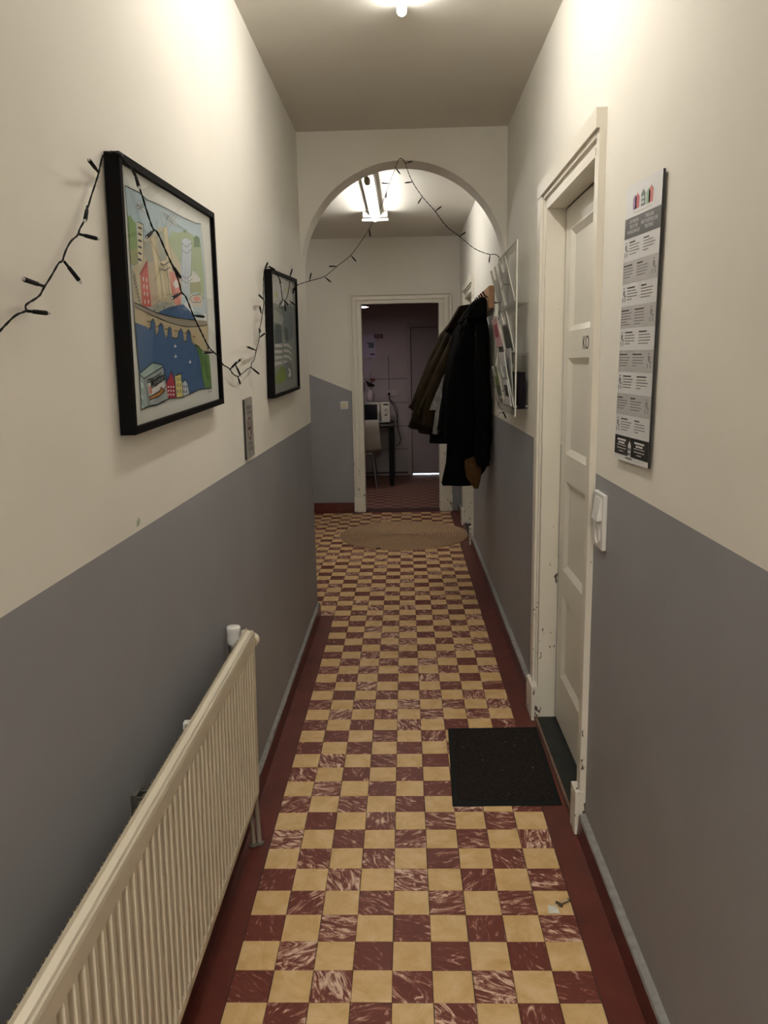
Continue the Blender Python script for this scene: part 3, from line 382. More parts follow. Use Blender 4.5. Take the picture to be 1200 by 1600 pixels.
LINES_A = [('ink',.0022,[(-.0386,1.8476),(.0447,1.852),(.0941,1.8477),(.1608,1.8523),(.2337,1.8557),(.359,1.8596),(.4834,1.8674),(.5293,1.8736),(.5372,1.8265),(.5424,1.7756),(.5432,1.6625),(.5349,1.5609),(.5377,1.4463),(.4689,1.448),(.4038,1.4472),(.3216,1.4396),(.2441,1.4345),(.1383,1.4353),(.0909,1.4309),(.0502,1.4265),(.025,1.4274),(-.0041,1.426),(-.0417,1.422),(-.0411,1.4602),(-.0392,1.4972),(-.041,1.5481),(-.0414,1.5934),(-.0428,1.6339),(-.0402,1.7065),(-.0352,1.776),(-.0386,1.8476)]),('ink',.0016,[(.0199,1.7919),(.0556,1.7927),(.0404,1.7214)]),('ink',.0014,[(-.035,1.6915),(-.0185,1.6847),(-.032,1.6782)]),('ink',.0014,[(-.0325,1.685),(-.0159,1.6781),(-.0287,1.6723)]),('ink',.0014,[(-.0299,1.6784),(-.0133,1.6714),(-.0255,1.6664)]),('ink',.0014,[(-.0273,1.6718),(-.0106,1.6647),(-.0221,1.6605)]),('ink',.0014,[(-.0247,1.6651),(-.0079,1.658),(-.0188,1.6546)]),('ink',.0014,[(-.0221,1.6584),(-.0053,1.6512),(-.0155,1.6486)]),('ink',.0014,[(-.0195,1.6517),(-.0026,1.6444),(-.0121,1.6426)]),('ink',.0014,[(-.0169,1.645),(.0002,1.6376),(-.0087,1.6365)]),('ink',.0014,[(-.0142,1.6382),(.0029,1.6307),(-.0053,1.6304)]),('ink',.0014,[(.1255,1.7805),(.152,1.6551)]),('ink',.0014,[(.0966,1.7724),(.1218,1.6489)]),('ink',.0014,[(.2242,1.8172),(.2465,1.679)]),('ink',.0014,[(.196,1.8106),(.202,1.6691)]),('ink',.0014,[(.1701,1.7302),(.1867,1.6619)]),('ink',.0014,[(.1938,1.7331),(.205,1.6674)]),('ink',.002,[(.1502,1.7277),(.1759,1.727),(.2192,1.7401)]),('ink',.002,[(.1507,1.7164),(.1797,1.7159),(.2233,1.7287)]),('slate',.002,[(.0886,1.8001),(.1011,1.7786),(.1121,1.7748)]),('slate',.002,[(.1466,1.8173),(.1401,1.7902)]),('slate',.002,[(.1752,1.8317),(.1965,1.8126)]),('slate',.002,[(.2296,1.8395),(.2063,1.8123)]),('slate',.0018,[(.3344,1.7962),(.3728,1.7933),(.4266,1.8118)]),('slate',.0018,[(.3307,1.7811),(.3691,1.7779),(.4227,1.796)]),('slate',.0018,[(.316,1.7209),(.354,1.7164),(.4071,1.7329)]),('slate',.0018,[(.3133,1.7101),(.3513,1.7055),(.4043,1.7217)]),('slate',.0014,[(.3394,1.8011),(.3047,1.6842)]),('slate',.0014,[(.3678,1.8053),(.3324,1.6867)]),('slate',.0014,[(.3928,1.809),(.3568,1.6889)]),('slate',.0014,[(.4228,1.8134),(.386,1.6915)]),('ink',.0012,[(.4367,1.7494),(.4027,1.7149)]),('ink',.0012,[(.4367,1.7494),(.4244,1.7171)]),('ink',.0012,[(.4367,1.7494),(.4466,1.7193)]),('ink',.0012,[(.4367,1.7494),(.4693,1.7216)]),('ink',.0014,[(.3713,1.6717),(.4029,1.682),(.4747,1.6892),(.5056,1.6837),(.4698,1.6693),(.3985,1.664),(.3713,1.6717)]),('slate',.0016,[(.0353,1.8344),(.0824,1.8223)]),('slate',.0016,[(.0261,1.8292),(.07,1.8182)]),('slate',.0016,[(.0216,1.8214),(.0623,1.8326)]),('slate',.0016,[(.0261,1.818),(.0672,1.8301)]),('slate',.0016,[(.2007,1.8439),(.3134,1.8341),(.391,1.8343)]),('slate',.0016,[(.1932,1.8397),(.2976,1.8294)]),('slate',.0016,[(.289,1.8541),(.2207,1.8166)]),('slate',.0016,[(.3037,1.8547),(.2308,1.8163)]),('slate',.0016,[(.2444,1.8441),(.2102,1.8284)]),('ink',.0022,[(-.0374,1.6311),(.0222,1.6263),(.0979,1.62),(.1699,1.6186),(.2486,1.6179),(.3277,1.6193),(.414,1.6213)]),('ink',.0018,[(-.0361,1.6223),(-.0003,1.6189),(.057,1.614),(.1187,1.6087),(.1918,1.6034),(.2515,1.6015),(.3308,1.6012),(.4267,1.6062),(.5365,1.6162)]),('ink',.002,[(.039,1.5845),(.049,1.585),(.0564,1.6001),(.0718,1.6061),(.0816,1.5996),(.0841,1.5909),(.0851,1.5714),(.1031,1.5807),(.108,1.5938),(.1254,1.5997),(.1403,1.5935),(.1434,1.5808),(.1576,1.5674),(.1672,1.5761),(.1724,1.5894),(.1865,1.5951),(.1999,1.5887),(.201,1.5716),(.2303,1.5706),(.2462,1.574),(.2512,1.5859),(.2765,1.5948),(.2937,1.5856),(.2985,1.5667),(.3161,1.5662),(.3242,1.5898),(.3429,1.595),(.3602,1.5871),(.3644,1.5665)]),('brown',.003,[(.03,1.5987),(.0507,1.5991)]),('brown',.0016,[(.0387,1.5992),(.0359,1.5827)]),('brown',.003,[(.0835,1.5909),(.1056,1.5912)]),('brown',.0016,[(.0928,1.5913),(.0899,1.5743)]),('brown',.003,[(.1483,1.5883),(.1722,1.5886)]),('brown',.0016,[(.1583,1.5888),(.1553,1.571)]),('brown',.003,[(.2188,1.5875),(.2447,1.5878)]),('brown',.0016,[(.2297,1.588),(.2266,1.5695)]),('brown',.003,[(.3022,1.5849),(.3306,1.5852)]),('brown',.0016,[(.3142,1.5853),(.3109,1.566)]),('brown',.003,[(.3731,1.5792),(.4036,1.5794)]),('brown',.0016,[(.3859,1.5797),(.3826,1.5596)]),('ink',.0022,[(.3909,1.5609),(.435,1.5554),(.4504,1.5317),(.448,1.4702),(.4686,1.447)]),('dgreen',.002,[(.4783,1.5386),(.4985,1.5299),(.4833,1.5231)]),('dgreen',.002,[(.4824,1.5265),(.5008,1.5176),(.4874,1.5109)]),('dgreen',.002,[(.4864,1.5142),(.5031,1.5052),(.4915,1.4986)]),('dgreen',.002,[(.4905,1.5019),(.5055,1.4928),(.4956,1.4861)]),('dgreen',.002,[(.4946,1.4895),(.5079,1.4803),(.4998,1.4737)]),('dgreen',.002,[(.4988,1.4771),(.5102,1.4678),(.5039,1.4611)]),('ink',.0022,[(-.0387,1.4888),(-.0375,1.4939),(.0444,1.5149),(.107,1.5104),(.123,1.5011),(.1312,1.4712)]),('ink',.0022,[(-.0384,1.4902),(-.017,1.483),(.117,1.5067)]),('ink',.0022,[(-.017,1.483),(.0023,1.4256)]),('ink',.0022,[(-.0008,1.4736),(.0528,1.4794),(.1047,1.4884)]),('ink',.0022,[(.0004,1.4787),(.0541,1.4847),(.0998,1.4931)]),('ink',.0022,[(-.0008,1.4736),(.0111,1.433)]),('ink',.0022,[(.0068,1.4446),(.0818,1.4551),(.0908,1.4631),(.105,1.4567),(.123,1.463)]),('ink',.0022,[(.011,1.4392),(.0734,1.4445),(.118,1.4548)]),('ink',.0022,[(-.0428,1.4221),(.0023,1.4256),(.0515,1.4261),(.1414,1.4351)]),('ink',.002,[(.131,1.4703),(.1777,1.4969),(.196,1.4716),(.2005,1.4344)]),('ink',.0022,[(.2013,1.4851),(.2524,1.4903),(.2565,1.434)]),('ink',.002,[(.257,1.4682),(.2847,1.4746),(.3008,1.4641),(.3119,1.4383)]),('ink',.0012,[(.4865,1.4372),(.5361,1.4398)])]
ART_B = [('g_mid',[(1.6172,1.8701),(2.2315,1.8893),(2.2188,1.7944),(2.2011,1.63),(2.1913,1.4379),(1.9371,1.4388),(1.6053,1.4309),(1.611,1.6119),(1.592,1.7412)]),('g_pale',[(1.6172,1.8701),(2.2315,1.8893),(2.2214,1.8032),(2.1588,1.7984),(2.0638,1.7748),(1.818,1.7573),(1.6749,1.7581),(1.593,1.7448)]),('g_olive',[(1.6643,1.8011),(1.7618,1.8171),(1.7799,1.7962),(1.7146,1.7759),(1.6706,1.7834)]),('g_olive',[(1.9728,1.8441),(2.0884,1.8589),(2.127,1.8418),(2.0218,1.8245)]),('g_slate',[(1.8158,1.7495),(2.1885,1.7964),(2.1954,1.7159),(2.1722,1.6377),(1.9559,1.5981),(1.8663,1.6591),(1.9068,1.7084)]),('g_dark',[(1.6506,1.6722),(1.8334,1.6791),(1.836,1.5992),(1.639,1.5906)]),('g_dark',[(1.9233,1.6735),(2.0331,1.6702),(2.0017,1.6116),(1.9217,1.6214)]),('g_fade',[(1.6433,1.7266),(1.7368,1.729),(1.9056,1.7044),(1.8469,1.6817),(1.6412,1.679)]),('g_pale',[(1.639,1.5906),(1.8347,1.5945),(1.8447,1.5845),(1.7426,1.5801),(1.6358,1.5794)]),('g_pale',[(1.8752,1.5994),(2.0131,1.602),(2.112,1.5891),(2.1179,1.5786),(2.0097,1.5904),(1.8773,1.5883)]),('g_pale',[(1.6325,1.5675),(1.8276,1.57),(1.8377,1.5599),(1.7358,1.5563),(1.6285,1.5534)]),('g_pale',[(1.8681,1.5746),(2.0056,1.5762),(2.1041,1.5627),(2.1101,1.5521),(2.0022,1.5646),(1.8701,1.5636)]),('g_pale',[(1.626,1.5445),(1.8206,1.5456),(1.8306,1.5354),(1.729,1.5325),(1.6211,1.5274)]),('g_pale',[(1.8609,1.5499),(1.998,1.5505),(2.0963,1.5363),(2.1022,1.5257),(1.9946,1.539),(1.863,1.5388)]),('g_pale',[(1.6195,1.5215),(1.8136,1.5212),(1.8235,1.5109),(1.7222,1.5087),(1.6138,1.5014)]),('g_pale',[(1.8538,1.5252),(1.9905,1.5249),(2.0885,1.5099),(2.0944,1.4992),(1.9871,1.5133),(1.8558,1.5141)]),('g_slate',[(1.8489,1.5085),(1.9905,1.5249),(2.1031,1.5082),(2.1603,1.4407),(1.9096,1.4394)]),('g_green',[(1.6263,1.4641),(1.7035,1.4858),(1.796,1.5047),(1.8965,1.4883),(1.9269,1.4513),(1.8402,1.4329),(1.6168,1.4306)]),('g_pale',[(1.9673,1.494),(2.052,1.4872),(2.0729,1.4573),(2.0116,1.4498),(1.9571,1.459),(2.0178,1.4707)])]
LINES_B = [('g_pale',.002,[(1.6433,1.7266),(1.7368,1.729),(1.9056,1.7044),(1.9081,1.621)]),('g_pale',.002,[(1.6496,1.7088),(1.8732,1.683)]),('g_pale',.002,[(1.6454,1.6939),(1.8577,1.6744)]),('g_pale',.002,[(1.6996,1.7229),(1.775,1.6935)]),('g_pale',.002,[(1.7591,1.7229),(1.8256,1.6962)]),('g_pale',.002,[(1.8158,1.7495),(1.9068,1.7084)]),('g_pale',.002,[(1.6218,1.8474),(1.8973,1.8566),(2.2143,1.8834)]),('g_pale',.002,[(1.6402,1.7953),(1.6866,1.759),(1.818,1.7573)]),('g_pale',.002,[(1.9205,1.8471),(1.9166,1.7879)]),('g_pale',.002,[(1.639,1.5906),(1.836,1.5992)]),('g_pale',.002,[(1.9757,1.7605),(2.0129,1.698),(1.9654,1.6309)]),('g_pale',.002,[(2.0908,1.7685),(2.0832,1.6431)]),('g_pale',.002,[(1.6108,1.531),(1.8593,1.5443),(2.1107,1.5338)]),('g_pale',.002,[(1.6159,1.5089),(1.8547,1.5284)])]
# ---------------------------------------------------------------- far doorway trim
tr = bpy.data.objects.new('trim_1', None); C.objects.link(tr); tr.location = (0.416, YF, 0); ORG[tr] = Vector(tr.location)
struct(tr, 'cream moulded casing round the doorway to the kitchen', 'door frame')
for sg, xo, xi in ((0, -0.078, OX0), (1, 0.924, OX1)):
    mb = MB(); w_ = xi - xo
    for f0, f1, d in ((0, .16, .024), (.16, .28, .003), (.28, .60, .022), (.60, .72, .003), (.72, 1.0, .015)):
        mb.box((xo + w_ * f0, YF - d, 0.16), (xo + w_ * f1, YF, 2.182 - 0.098 * f1), chip_p)
    mb.build('casing', tr)
    a, b = sorted((xo - 0.004 * (1 if w_ > 0 else -1), xi)); B((a, YF - 0.032, 0.0), (b, YF, 0.165), chip_p, 0.002).build('plinth_block', tr)
    B((xi, YF - 0.01, 0), (xi + (0.012 if w_ < 0 else -0.012) * -1, YF2, OZ), chip_p).build('jamb', tr)
mb = MB()
for f0, f1, d in ((0, .16, .024), (.16, .28, .003), (.28, .60, .022), (.60, .72, .003), (.72, 1.0, .015)):
    q = 0.098
    mb.box((-0.078 + q * f0, YF - d, 2.182 - q * f1), (0.924 - 0.112 * f0, YF, 2.182 - q * f0), chip_p)
mb.build('head_casing', tr)
B((OX0, YF - 0.01, OZ), (OX1, YF2, OZ + 0.012), chip_p).build('jamb', tr)

# ---------------------------------------------------------------- kitchen beyond the doorway
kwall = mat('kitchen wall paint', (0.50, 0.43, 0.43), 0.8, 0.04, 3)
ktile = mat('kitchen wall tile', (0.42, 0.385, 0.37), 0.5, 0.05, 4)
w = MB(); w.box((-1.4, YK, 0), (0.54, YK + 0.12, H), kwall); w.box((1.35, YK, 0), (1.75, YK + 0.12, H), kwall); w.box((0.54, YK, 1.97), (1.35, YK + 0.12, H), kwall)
struct(w.build('wall_back'), 'dim mauve back wall of the kitchen', 'wall')
# the lit room beyond the back door, of which only the gap under the door shows
rw = mat('back room paint', (0.7, 0.72, 0.74), 0.8)
w = MB(); w.box((0.2, YK + 0.95, 0), (1.75, YK + 1.0, H), rw); w.box((0.15, YK + 0.12, 0), (0.2, YK + 1.0, H), rw); w.box((1.7, YK + 0.12, 0), (1.75, YK + 1.0, H), rw); w.box((0.15, YK + 0.12, 2.3), (1.75, YK + 1.0, 2.36), rw)
struct(w.build('wall_back_room'), 'walls of the lit room behind the back door', 'wall')
struct(B((0.2, YK + 0.0, -0.05), (1.7, YK + 1.0, 0.0), mat('back room floor', (0.68, 0.70, 0.72), 0.6)).build('floor_back_room'), 'pale floor of the lit room behind the back door', 'floor')
ld = bpy.data.lights.new('back_room_lamp', 'POINT'); ld.energy = BACKROOM; ld.color = (0.85, 0.93, 1.0); ld.shadow_soft_size = 0.1
lo = bpy.data.objects.new('back_room_lamp', ld); lo.location = (0.95, YK + 0.55, 1.2); C.objects.link(lo)
kb = bpy.data.objects['wall_back']; ORG[kb] = Vector((0, 0, 0))
lab(B((-1.25, YK - 0.004, 0.02), (0.484, YK + 0.001, 1.613), mat('wall tile grout', (.10, .085, .08), .9)).build('grout', kb), 'dark grout bed')
for r in range(5):
    for c in range(7):
        x1_ = 0.484 - 0.245 * c
        B((x1_ - 0.238, YK - 0.008, 1.615 - 0.315 * (r + 1) + 0.007), (x1_, YK + 0.001, 1.615 - 0.315 * r), ktile, 0.0015).build('tile', kb)
struct(B((-1.52, YF2, 0), (-1.4, YK + 0.12, H), kwall).build('wall_left_kitchen'), 'left wall of the kitchen', 'wall')
struct(B((1.75, YF2, 0), (1.87, YK + 0.12, H), kwall).build('wall_right_kitchen'), 'right wall of the kitchen', 'wall')
struct(B((-1.52, YF2, H), (1.87, YK + 0.12, H + 0.1), kwall).build('ceiling_kitchen'), 'kitchen ceiling', 'ceiling')
w = MB(); w.box((-1.4, YF2 - 0.02, 0), (OX0 - 0.012, YF2, H), kwall); w.box((OX1 + 0.012, YF2 - 0.02, 0), (1.75, YF2, H), kwall); w.box((OX0 - 0.012, YF2 - 0.02, OZ + 0.013), (OX1 + 0.012, YF2, H), kwall)
w.box((1.16, YF2 - 0.1, 0), (1.75, YF2, H), kwall)
struct(w.build('wall_front_kitchen'), 'kitchen side of the doorway wall', 'wall')
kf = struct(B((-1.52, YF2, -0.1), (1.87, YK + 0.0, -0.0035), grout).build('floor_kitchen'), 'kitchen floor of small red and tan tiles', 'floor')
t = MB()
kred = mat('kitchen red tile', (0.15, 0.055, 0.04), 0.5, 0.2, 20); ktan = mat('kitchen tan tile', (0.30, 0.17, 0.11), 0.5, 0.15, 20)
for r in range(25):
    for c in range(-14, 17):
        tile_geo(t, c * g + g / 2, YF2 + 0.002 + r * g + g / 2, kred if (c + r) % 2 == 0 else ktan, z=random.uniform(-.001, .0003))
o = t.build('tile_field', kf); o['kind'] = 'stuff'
# back door with light under it
d3 = bpy.data.objects.new('door_3', None); C.objects.link(d3); d3.location = (0.95, YK, 0); ORG[d3] = Vector(d3.location)
struct(d3, 'plain dim door at the back of the kitchen with light showing under it', 'door')
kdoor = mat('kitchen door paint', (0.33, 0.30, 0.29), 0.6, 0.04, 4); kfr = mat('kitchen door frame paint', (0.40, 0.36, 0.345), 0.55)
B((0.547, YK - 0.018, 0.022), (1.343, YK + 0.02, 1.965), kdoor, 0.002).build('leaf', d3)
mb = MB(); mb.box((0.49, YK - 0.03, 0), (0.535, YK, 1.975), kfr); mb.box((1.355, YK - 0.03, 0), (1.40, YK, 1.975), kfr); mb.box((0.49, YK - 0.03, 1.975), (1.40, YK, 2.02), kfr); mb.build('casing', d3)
mb = MB(); mb.box((0.535, YK + 0.02, 0), (0.549, YK + 0.03, 1.975), dark_gap); mb.box((0.549, YK + 0.02, 1.963), (1.345, YK + 0.03, 1.975), dark_gap); mb.box((1.341, YK + 0.02, 0), (1.355, YK + 0.03, 1.963), dark_gap); mb.build('rebate', d3)
# ---------------------------------------------------------------- ceiling lights
def emitter(name, col, s):
    m, nt, b = nodes_of(name); b.inputs['Base Color'].default_value = (0.9, 0.9, 0.88, 1)
    b.inputs['Emission Color'].default_value = (*col, 1); b.inputs['Emission Strength'].default_value = s
    return m
def slim_light(y, label, power):
    """slim batten close under the ceiling, y = near end"""
    zc = H - 0.026
    lt = thing('ceiling_light', label, 'ceiling light', (0.461, y + 0.6, H))
    MB().box((0.451, y - 0.005, zc + 0.010), (0.471, y + 1.195, H), white_pl, 0.002).build('batten', lt)
    mb = MB(); mb.lathe((0.461, y, zc), [(0.001, 0.0), (0.0165, 0.0), (0.0165, 1.195), (0.012, 1.203), (0.001, 1.205)], emitter('corridor tube', (1.0, 0.955, 0.88), power), axis=1, n=20)
    mb.build('tube', lt)
    for ya in (1.196, -0.018): mb = MB(); mb.lathe((0.461, y + ya, zc), [(0.001, 0.0), (0.0155, 0.0), (0.017, 0.004), (0.017, 0.014), (0.012, 0.018), (0.001, 0.018)], white_pl, axis=1, n=20); mb.build('end_cap', lt)
slim_light(0.115, 'slim fluorescent tube on the corridor ceiling, cut by the top of the picture', TUBE_HALL)
lt = thing('ceiling_light', 'added fill panel on the corridor ceiling behind the viewer, unseen', 'ceiling light', (0.455, -3.8, H))  # unseen panel added to lift the lower walls and the floor
mb = MB(); mb.box((0.165, -4.45, H - 0.045), (0.745, -3.15, H), white_pl, 0.004); mb.build('frame', lt)
B((0.19, -4.42, H - 0.048), (0.72, -3.18, H - 0.040), emitter('added rear fill', (1.0, 0.955, 0.88), FILL_REAR)).build('diffuser', lt)
lt = thing('ceiling_light', 'fluorescent batten lamp with grey sides on the hall ceiling, seen through the arch', 'ceiling light', (0.235, 4.25, H))
gm2 = mat('end plate plastic', (.40, .39, .36), .5)
gm = mat('batten grey', (0.42, 0.40, 0.36), 0.5)
MB().prism([(0.187, H), (0.195, 2.668), (0.275, 2.668), (0.283, H)], 1, 3.45, 4.93, gm).build('batten', lt)
mb = MB(); mb.lathe((0.235, 0, 2.636), [(0.001, 3.60), (0.0145, 3.60), (0.015, 4.90), (0.012, 4.915), (0.001, 4.917)], emitter('hall tube', (1.0, 0.965, 0.90), TUBE_FAR), axis=1, n=16); mb.build('tube', lt)
mb = MB(); mb.lathe((0.235, 0, 2.636), [(0.001, 3.52), (0.02, 3.53), (0.022, 3.57), (0.02, 3.615), (0.001, 3.615)], mat('tan lampholder', (0.30, 0.25, 0.16), 0.5), axis=1, n=16); lab(mb.build('lampholder', lt), 'tan lampholder at the near end of the tube')
mb = MB(); mb.box((0.128, 4.925, 2.630), (0.342, 4.955, 2.652), gm2, 0.006); mb.box((0.135, 4.925, 2.660), (0.335, 4.955, H), gm2, 0.006); mb.build('end_plate', lt)
# pendant in the kitchen
pl = thing('pendant_lamp', 'lit lamp hanging in the kitchen, cut by the left doorway casing', 'lamp', (-0.14, 7.4, 2.135))
mb = MB(); sh = mat('dark lamp shade', (0.05, 0.04, 0.04), 0.5)
mb.lathe((-0.14, 7.4, 0), [(0.205, 2.135), (0.20, 2.165), (0.12, 2.26), (0.03, 2.31), (0.03, 2.33), (0.012, 2.33), (0.012, 2.30), (0.11, 2.25), (0.195, 2.163), (0.202, 2.135)], sh, n=32, cap=(False, False)); mb.build('shade', pl)
mb = MB(); mb.lathe((-0.14, 7.4, 0), [(0.001, 2.139), (0.196, 2.139), (0.194, 2.147), (0.001, 2.147)], emitter('kitchen diffuser', (1.0, 0.80, 0.86), PENDANT), n=32); mb.build('diffuser', pl)
MB().tube([(-0.14, 7.4, 2.33), (-0.14, 7.4, H)], 0.004, black_p).build('cord', pl)

# ---------------------------------------------------------------- radiator
rd = thing('radiator', 'cream ribbed panel radiator on the grey left wall', 'radiator', (-0.05, -0.3, 0.2))
y0, y1, z0, z1 = -1.25, 0.575, 0.200, 0.735
pitch = 0.0333
xf = lambda y, z: -0.004 - 0.003 * (0.57 - y) / 1.8 - 0.012 * (z1 - z) / 0.53      # hangs very slightly out of true
def groove(y):
    t = ((y1 - 0.035 - y) / pitch) % 1.0
    if y > y1 - 0.035 or y < y0 + 0.035: return 0.0
    d = min(t, 1 - t)                       # 0 on the ridge, 0.5 in the groove
    return max(0.0, min(1.0, (d - 0.15) / 0.07))
zl = [z0, z0 + .004, z0 + .016, z0 + .03, z0 + .036, z0 + .042, z0 + .05, z0 + .06, z1 - .075, z1 - .064, z1 - .056, z1 - .050, z1 - .046, z1 - .034, z1 - .022, z1 - .012, z1 - .004, z1]
ys = []; k = 0; y = y1
ny = int((y1 - y0) / (pitch / 20))
ys = [y1 - i * (y1 - y0) / ny for i in range(ny + 1)]
mb = MB(); rows = []
for z in zl:
    if z < z0 + .03 or z > z1 - .046: a = 0.0
    elif z > z1 - .075: a = min(1, math.sqrt(max(0, 1 - ((z - (z1 - .075)) / .029) ** 2)))
    elif z < z0 + .06: a = min(1, math.sqrt(max(0, 1 - ((z0 + .06 - z) / .03) ** 2)))
    else: a = 1.0
    ed = 0.006 if z in (zl[0], zl[-1]) else (0.0015 if z in (zl[1], zl[-2]) else 0.0)
    row = []
    for yy in ys:
        gq = groove(yy); dep = 0.0135 * max(0.0, gq - (1 - a) * 1.0) if a < 1 else 0.0135 * gq
        row.append((xf(yy, z) - dep - ed, yy, z))
    rows.append(row)
n = len(ys); vs = [p for r in rows for p in r]
fs = [(k * n + i, k * n + i + 1, (k + 1) * n + i + 1, (k + 1) * n + i) for k in range(len(rows) - 1) for i in range(n - 1)]
for kk in range(len(rows) - 1):
    mb.add(rows[kk] + rows[kk + 1], [(i, i + 1, n + i + 1, n + i) for i in range(n - 1)], rad_m, False)
bk = [(xf(yy, z) - 0.024, yy, z) for z, yy in ((z0, ys[0]), (z0, ys[-1]), (z1, ys[-1]), (z1, ys[0]))]
fr_ = [rows[0][0], rows[0][-1], rows[-1][-1], rows[-1][0]]
mb.add(bk + fr_, [(3, 2, 1, 0), (0, 4, 7, 3), (1, 2, 6, 5), (0, 1, 5, 4)], rad_m)
mb.build('panel', rd)
mb = MB()                                   # bright lip that runs along the top of the panel
L_ = [(ys[0], 0), (ys[-1], 0)]
mb.add([(xf(yy, z1) + dx, yy, z1 + dz) for dx, dz in ((-.026, -.012), (-.0245, .007), (-.0225, .0078), (-.021, .001), (-.011, -.0035), (-.0055, .0015), (-.0045, -.002), (-.007, -.012)) for yy in (ys[0], ys[-1])],
       [(2 * i, 2 * i + 1, 2 * i + 3, 2 * i + 2) for i in range(7)] + [(0, 2, 4, 6, 8, 10, 12, 14)], rad_m); mb.build('top_rail', rd)
mb = MB(); fin = mat('convector sheet', (0.33, 0.28, 0.17), 0.5)
prof = []
i = 0; yy = y0 + .05
while yy < y1 - .04:
    prof.append((-0.031 if i % 4 in (0, 1) else -0.043, yy)); yy += 0.0022 if i % 2 else 0.0105; i += 1
for za, zb in ((z0 + .03, z1 - .012),):
    vs = [(xf(q, zb) * .5 + p, q, zz) for p, q in prof for zz in (za, zb)]
    mb.add(vs, [(2 * j, 2 * j + 1, 2 * j + 3, 2 * j + 2) for j in range(len(prof) - 1)], fin)
lab(mb.build('convector_fins', rd), 'folded tan convector sheet behind the panel')
for yb in (-0.205, -1.0):
    mb = MB(); mb.box((XL, yb - .016, .60), (XL + .012, yb + .016, .678), chrome, .002); mb.box((XL, yb - .014, .64), (-.03, yb - .010, .672), chrome); mb.box((XL, yb + .010, .64), (-.03, yb + .014, .672), chrome)
    mb.build('bracket', rd)
B((-.056, .0, .60), (-.03, .018, .722), white_pl, .003).build('spacer_clip', rd)
# valve with thermostat head, end plug, pipes
mb = MB(); mb.lathe((-.072, .60, 0), [(.001, .600), (.010, .600), (.010, .645), (.017, .646), (.019, .655), (.020, .675), (.018, .683), (.001, .683)], chrome, n=20)
mb.lathe((-.06, 0, .655), [(.001, .555), (.008, .555), (.008, .60), (.001, .60)], chrome, axis=1, n=12); mb.build('valve_body', rd)
mb = MB(); mb.lathe((-.072, .60, 0), [(.001, .682), (.0175, .682), (.0195, .690), (.0205, .703), (.0185, .709), (.0185, .712), (.0195, .722), (.0208, .735), (.0195, .739), (.001, .740)], white_pl, n=24)
mb.lathe((-.05, .60, .700), [(.001, -.01), (.008, -.008), (.009, .004), (.006, .008), (.001, .009)], white_pl, axis=0, n=12); lab(mb.build('thermostat_head', rd), 'white thermostat head')
mb = MB(); mb.lathe((-.036, .596, .714), [(.001, -.012), (.012, -.012), (.0155, -.004), (.0155, .004), (.011, .010), (.001, .012)], ivory_pl, axis=0, n=20)
mb.lathe((-.015, 0, .700), [(.001, .575), (.012, .575), (.012, .584), (.021, .586), (.021, .598), (.018, .603), (.001, .604)], ivory_pl, axis=1, n=20)
mb.lathe((-.015, 0, .700), [(.0125, .577), (.0135, .58), (.0125, .583)], mat('brass ring', (.6, .4, .15), .3, metal=1), axis=1, n=20); lab(mb.build('end_plug', rd), 'ivory end plug')
for dx, dy in ((-.052, .615), (-.034, .622)):
    mb = MB(); mb.tube([(dx - .004, dy - .05, .255), (dx - .004, dy - .03, .24), (dx - .002, dy - .012, .20), (dx, dy, .02), (dx, dy, -.002)], .0075, mat('grey brown pipe', (.30, .26, .21), .5)); 
    mb.lathe((dx, dy, 0), [(.009, .0), (.016, .001), (.015, .006), (.009, .008)], mat('pipe collar', (.10, .08, .06), .5), n=14); mb.build('pipe', rd)

# ---------------------------------------------------------------- framed posters
PAL = dict(ink=(.035, .045, .05), slate=(.22, .27, .30), sky=(.46, .58, .64), green=(.25, .38, .16), olive=(.35, .37, .20), hill=(.36, .46, .28), beige=(.55, .50, .36), beige2=(.52, .44, .33),
  grayg=(.40, .42, .36), cream=(.72, .68, .52), cream2=(.70, .62, .42), red=(.55, .14, .12), dred=(.36, .07, .07), white=(.78, .78, .75), white2=(.70, .72, .72), salmon=(.66, .27, .22), palebl=(.56, .62, .70), pale=(.62, .58, .52),
  dgreen=(.13, .22, .12), dgreen2=(.16, .30, .11), blue=(.072, .145, .29), road=(.36, .32, .26), sand=(.56, .48, .32), brown=(.25, .18, .10), teal=(.42, .56, .54), teal2=(.38, .50, .49), grayt=(.40, .46, .46), palem=(.62, .72, .70),
  orange=(.62, .30, .08), crim=(.42, .05, .08), yell=(.68, .60, .24), g_mid=(.19, .21, .19), g_pale=(.40, .43, .40), g_olive=(.33, .36, .22), g_slate=(.13, .155, .165), g_dark=(.085, .10, .10), g_fade=(.26, .285, .25), g_green=(.15, .20, .06), sheet_a=(.72, .73, .70), sheet_b=(.34, .37, .36))
def pm(k): return mat('print ' + k, tuple(min(.86, c * (2.3 if k.startswith('g_') else 1.14 if k not in ('ink', 'slate') else 1)) for c in PAL[k]), 0.7, spec=0.2)
pane = glass_mat('picture glass', refl=.55)
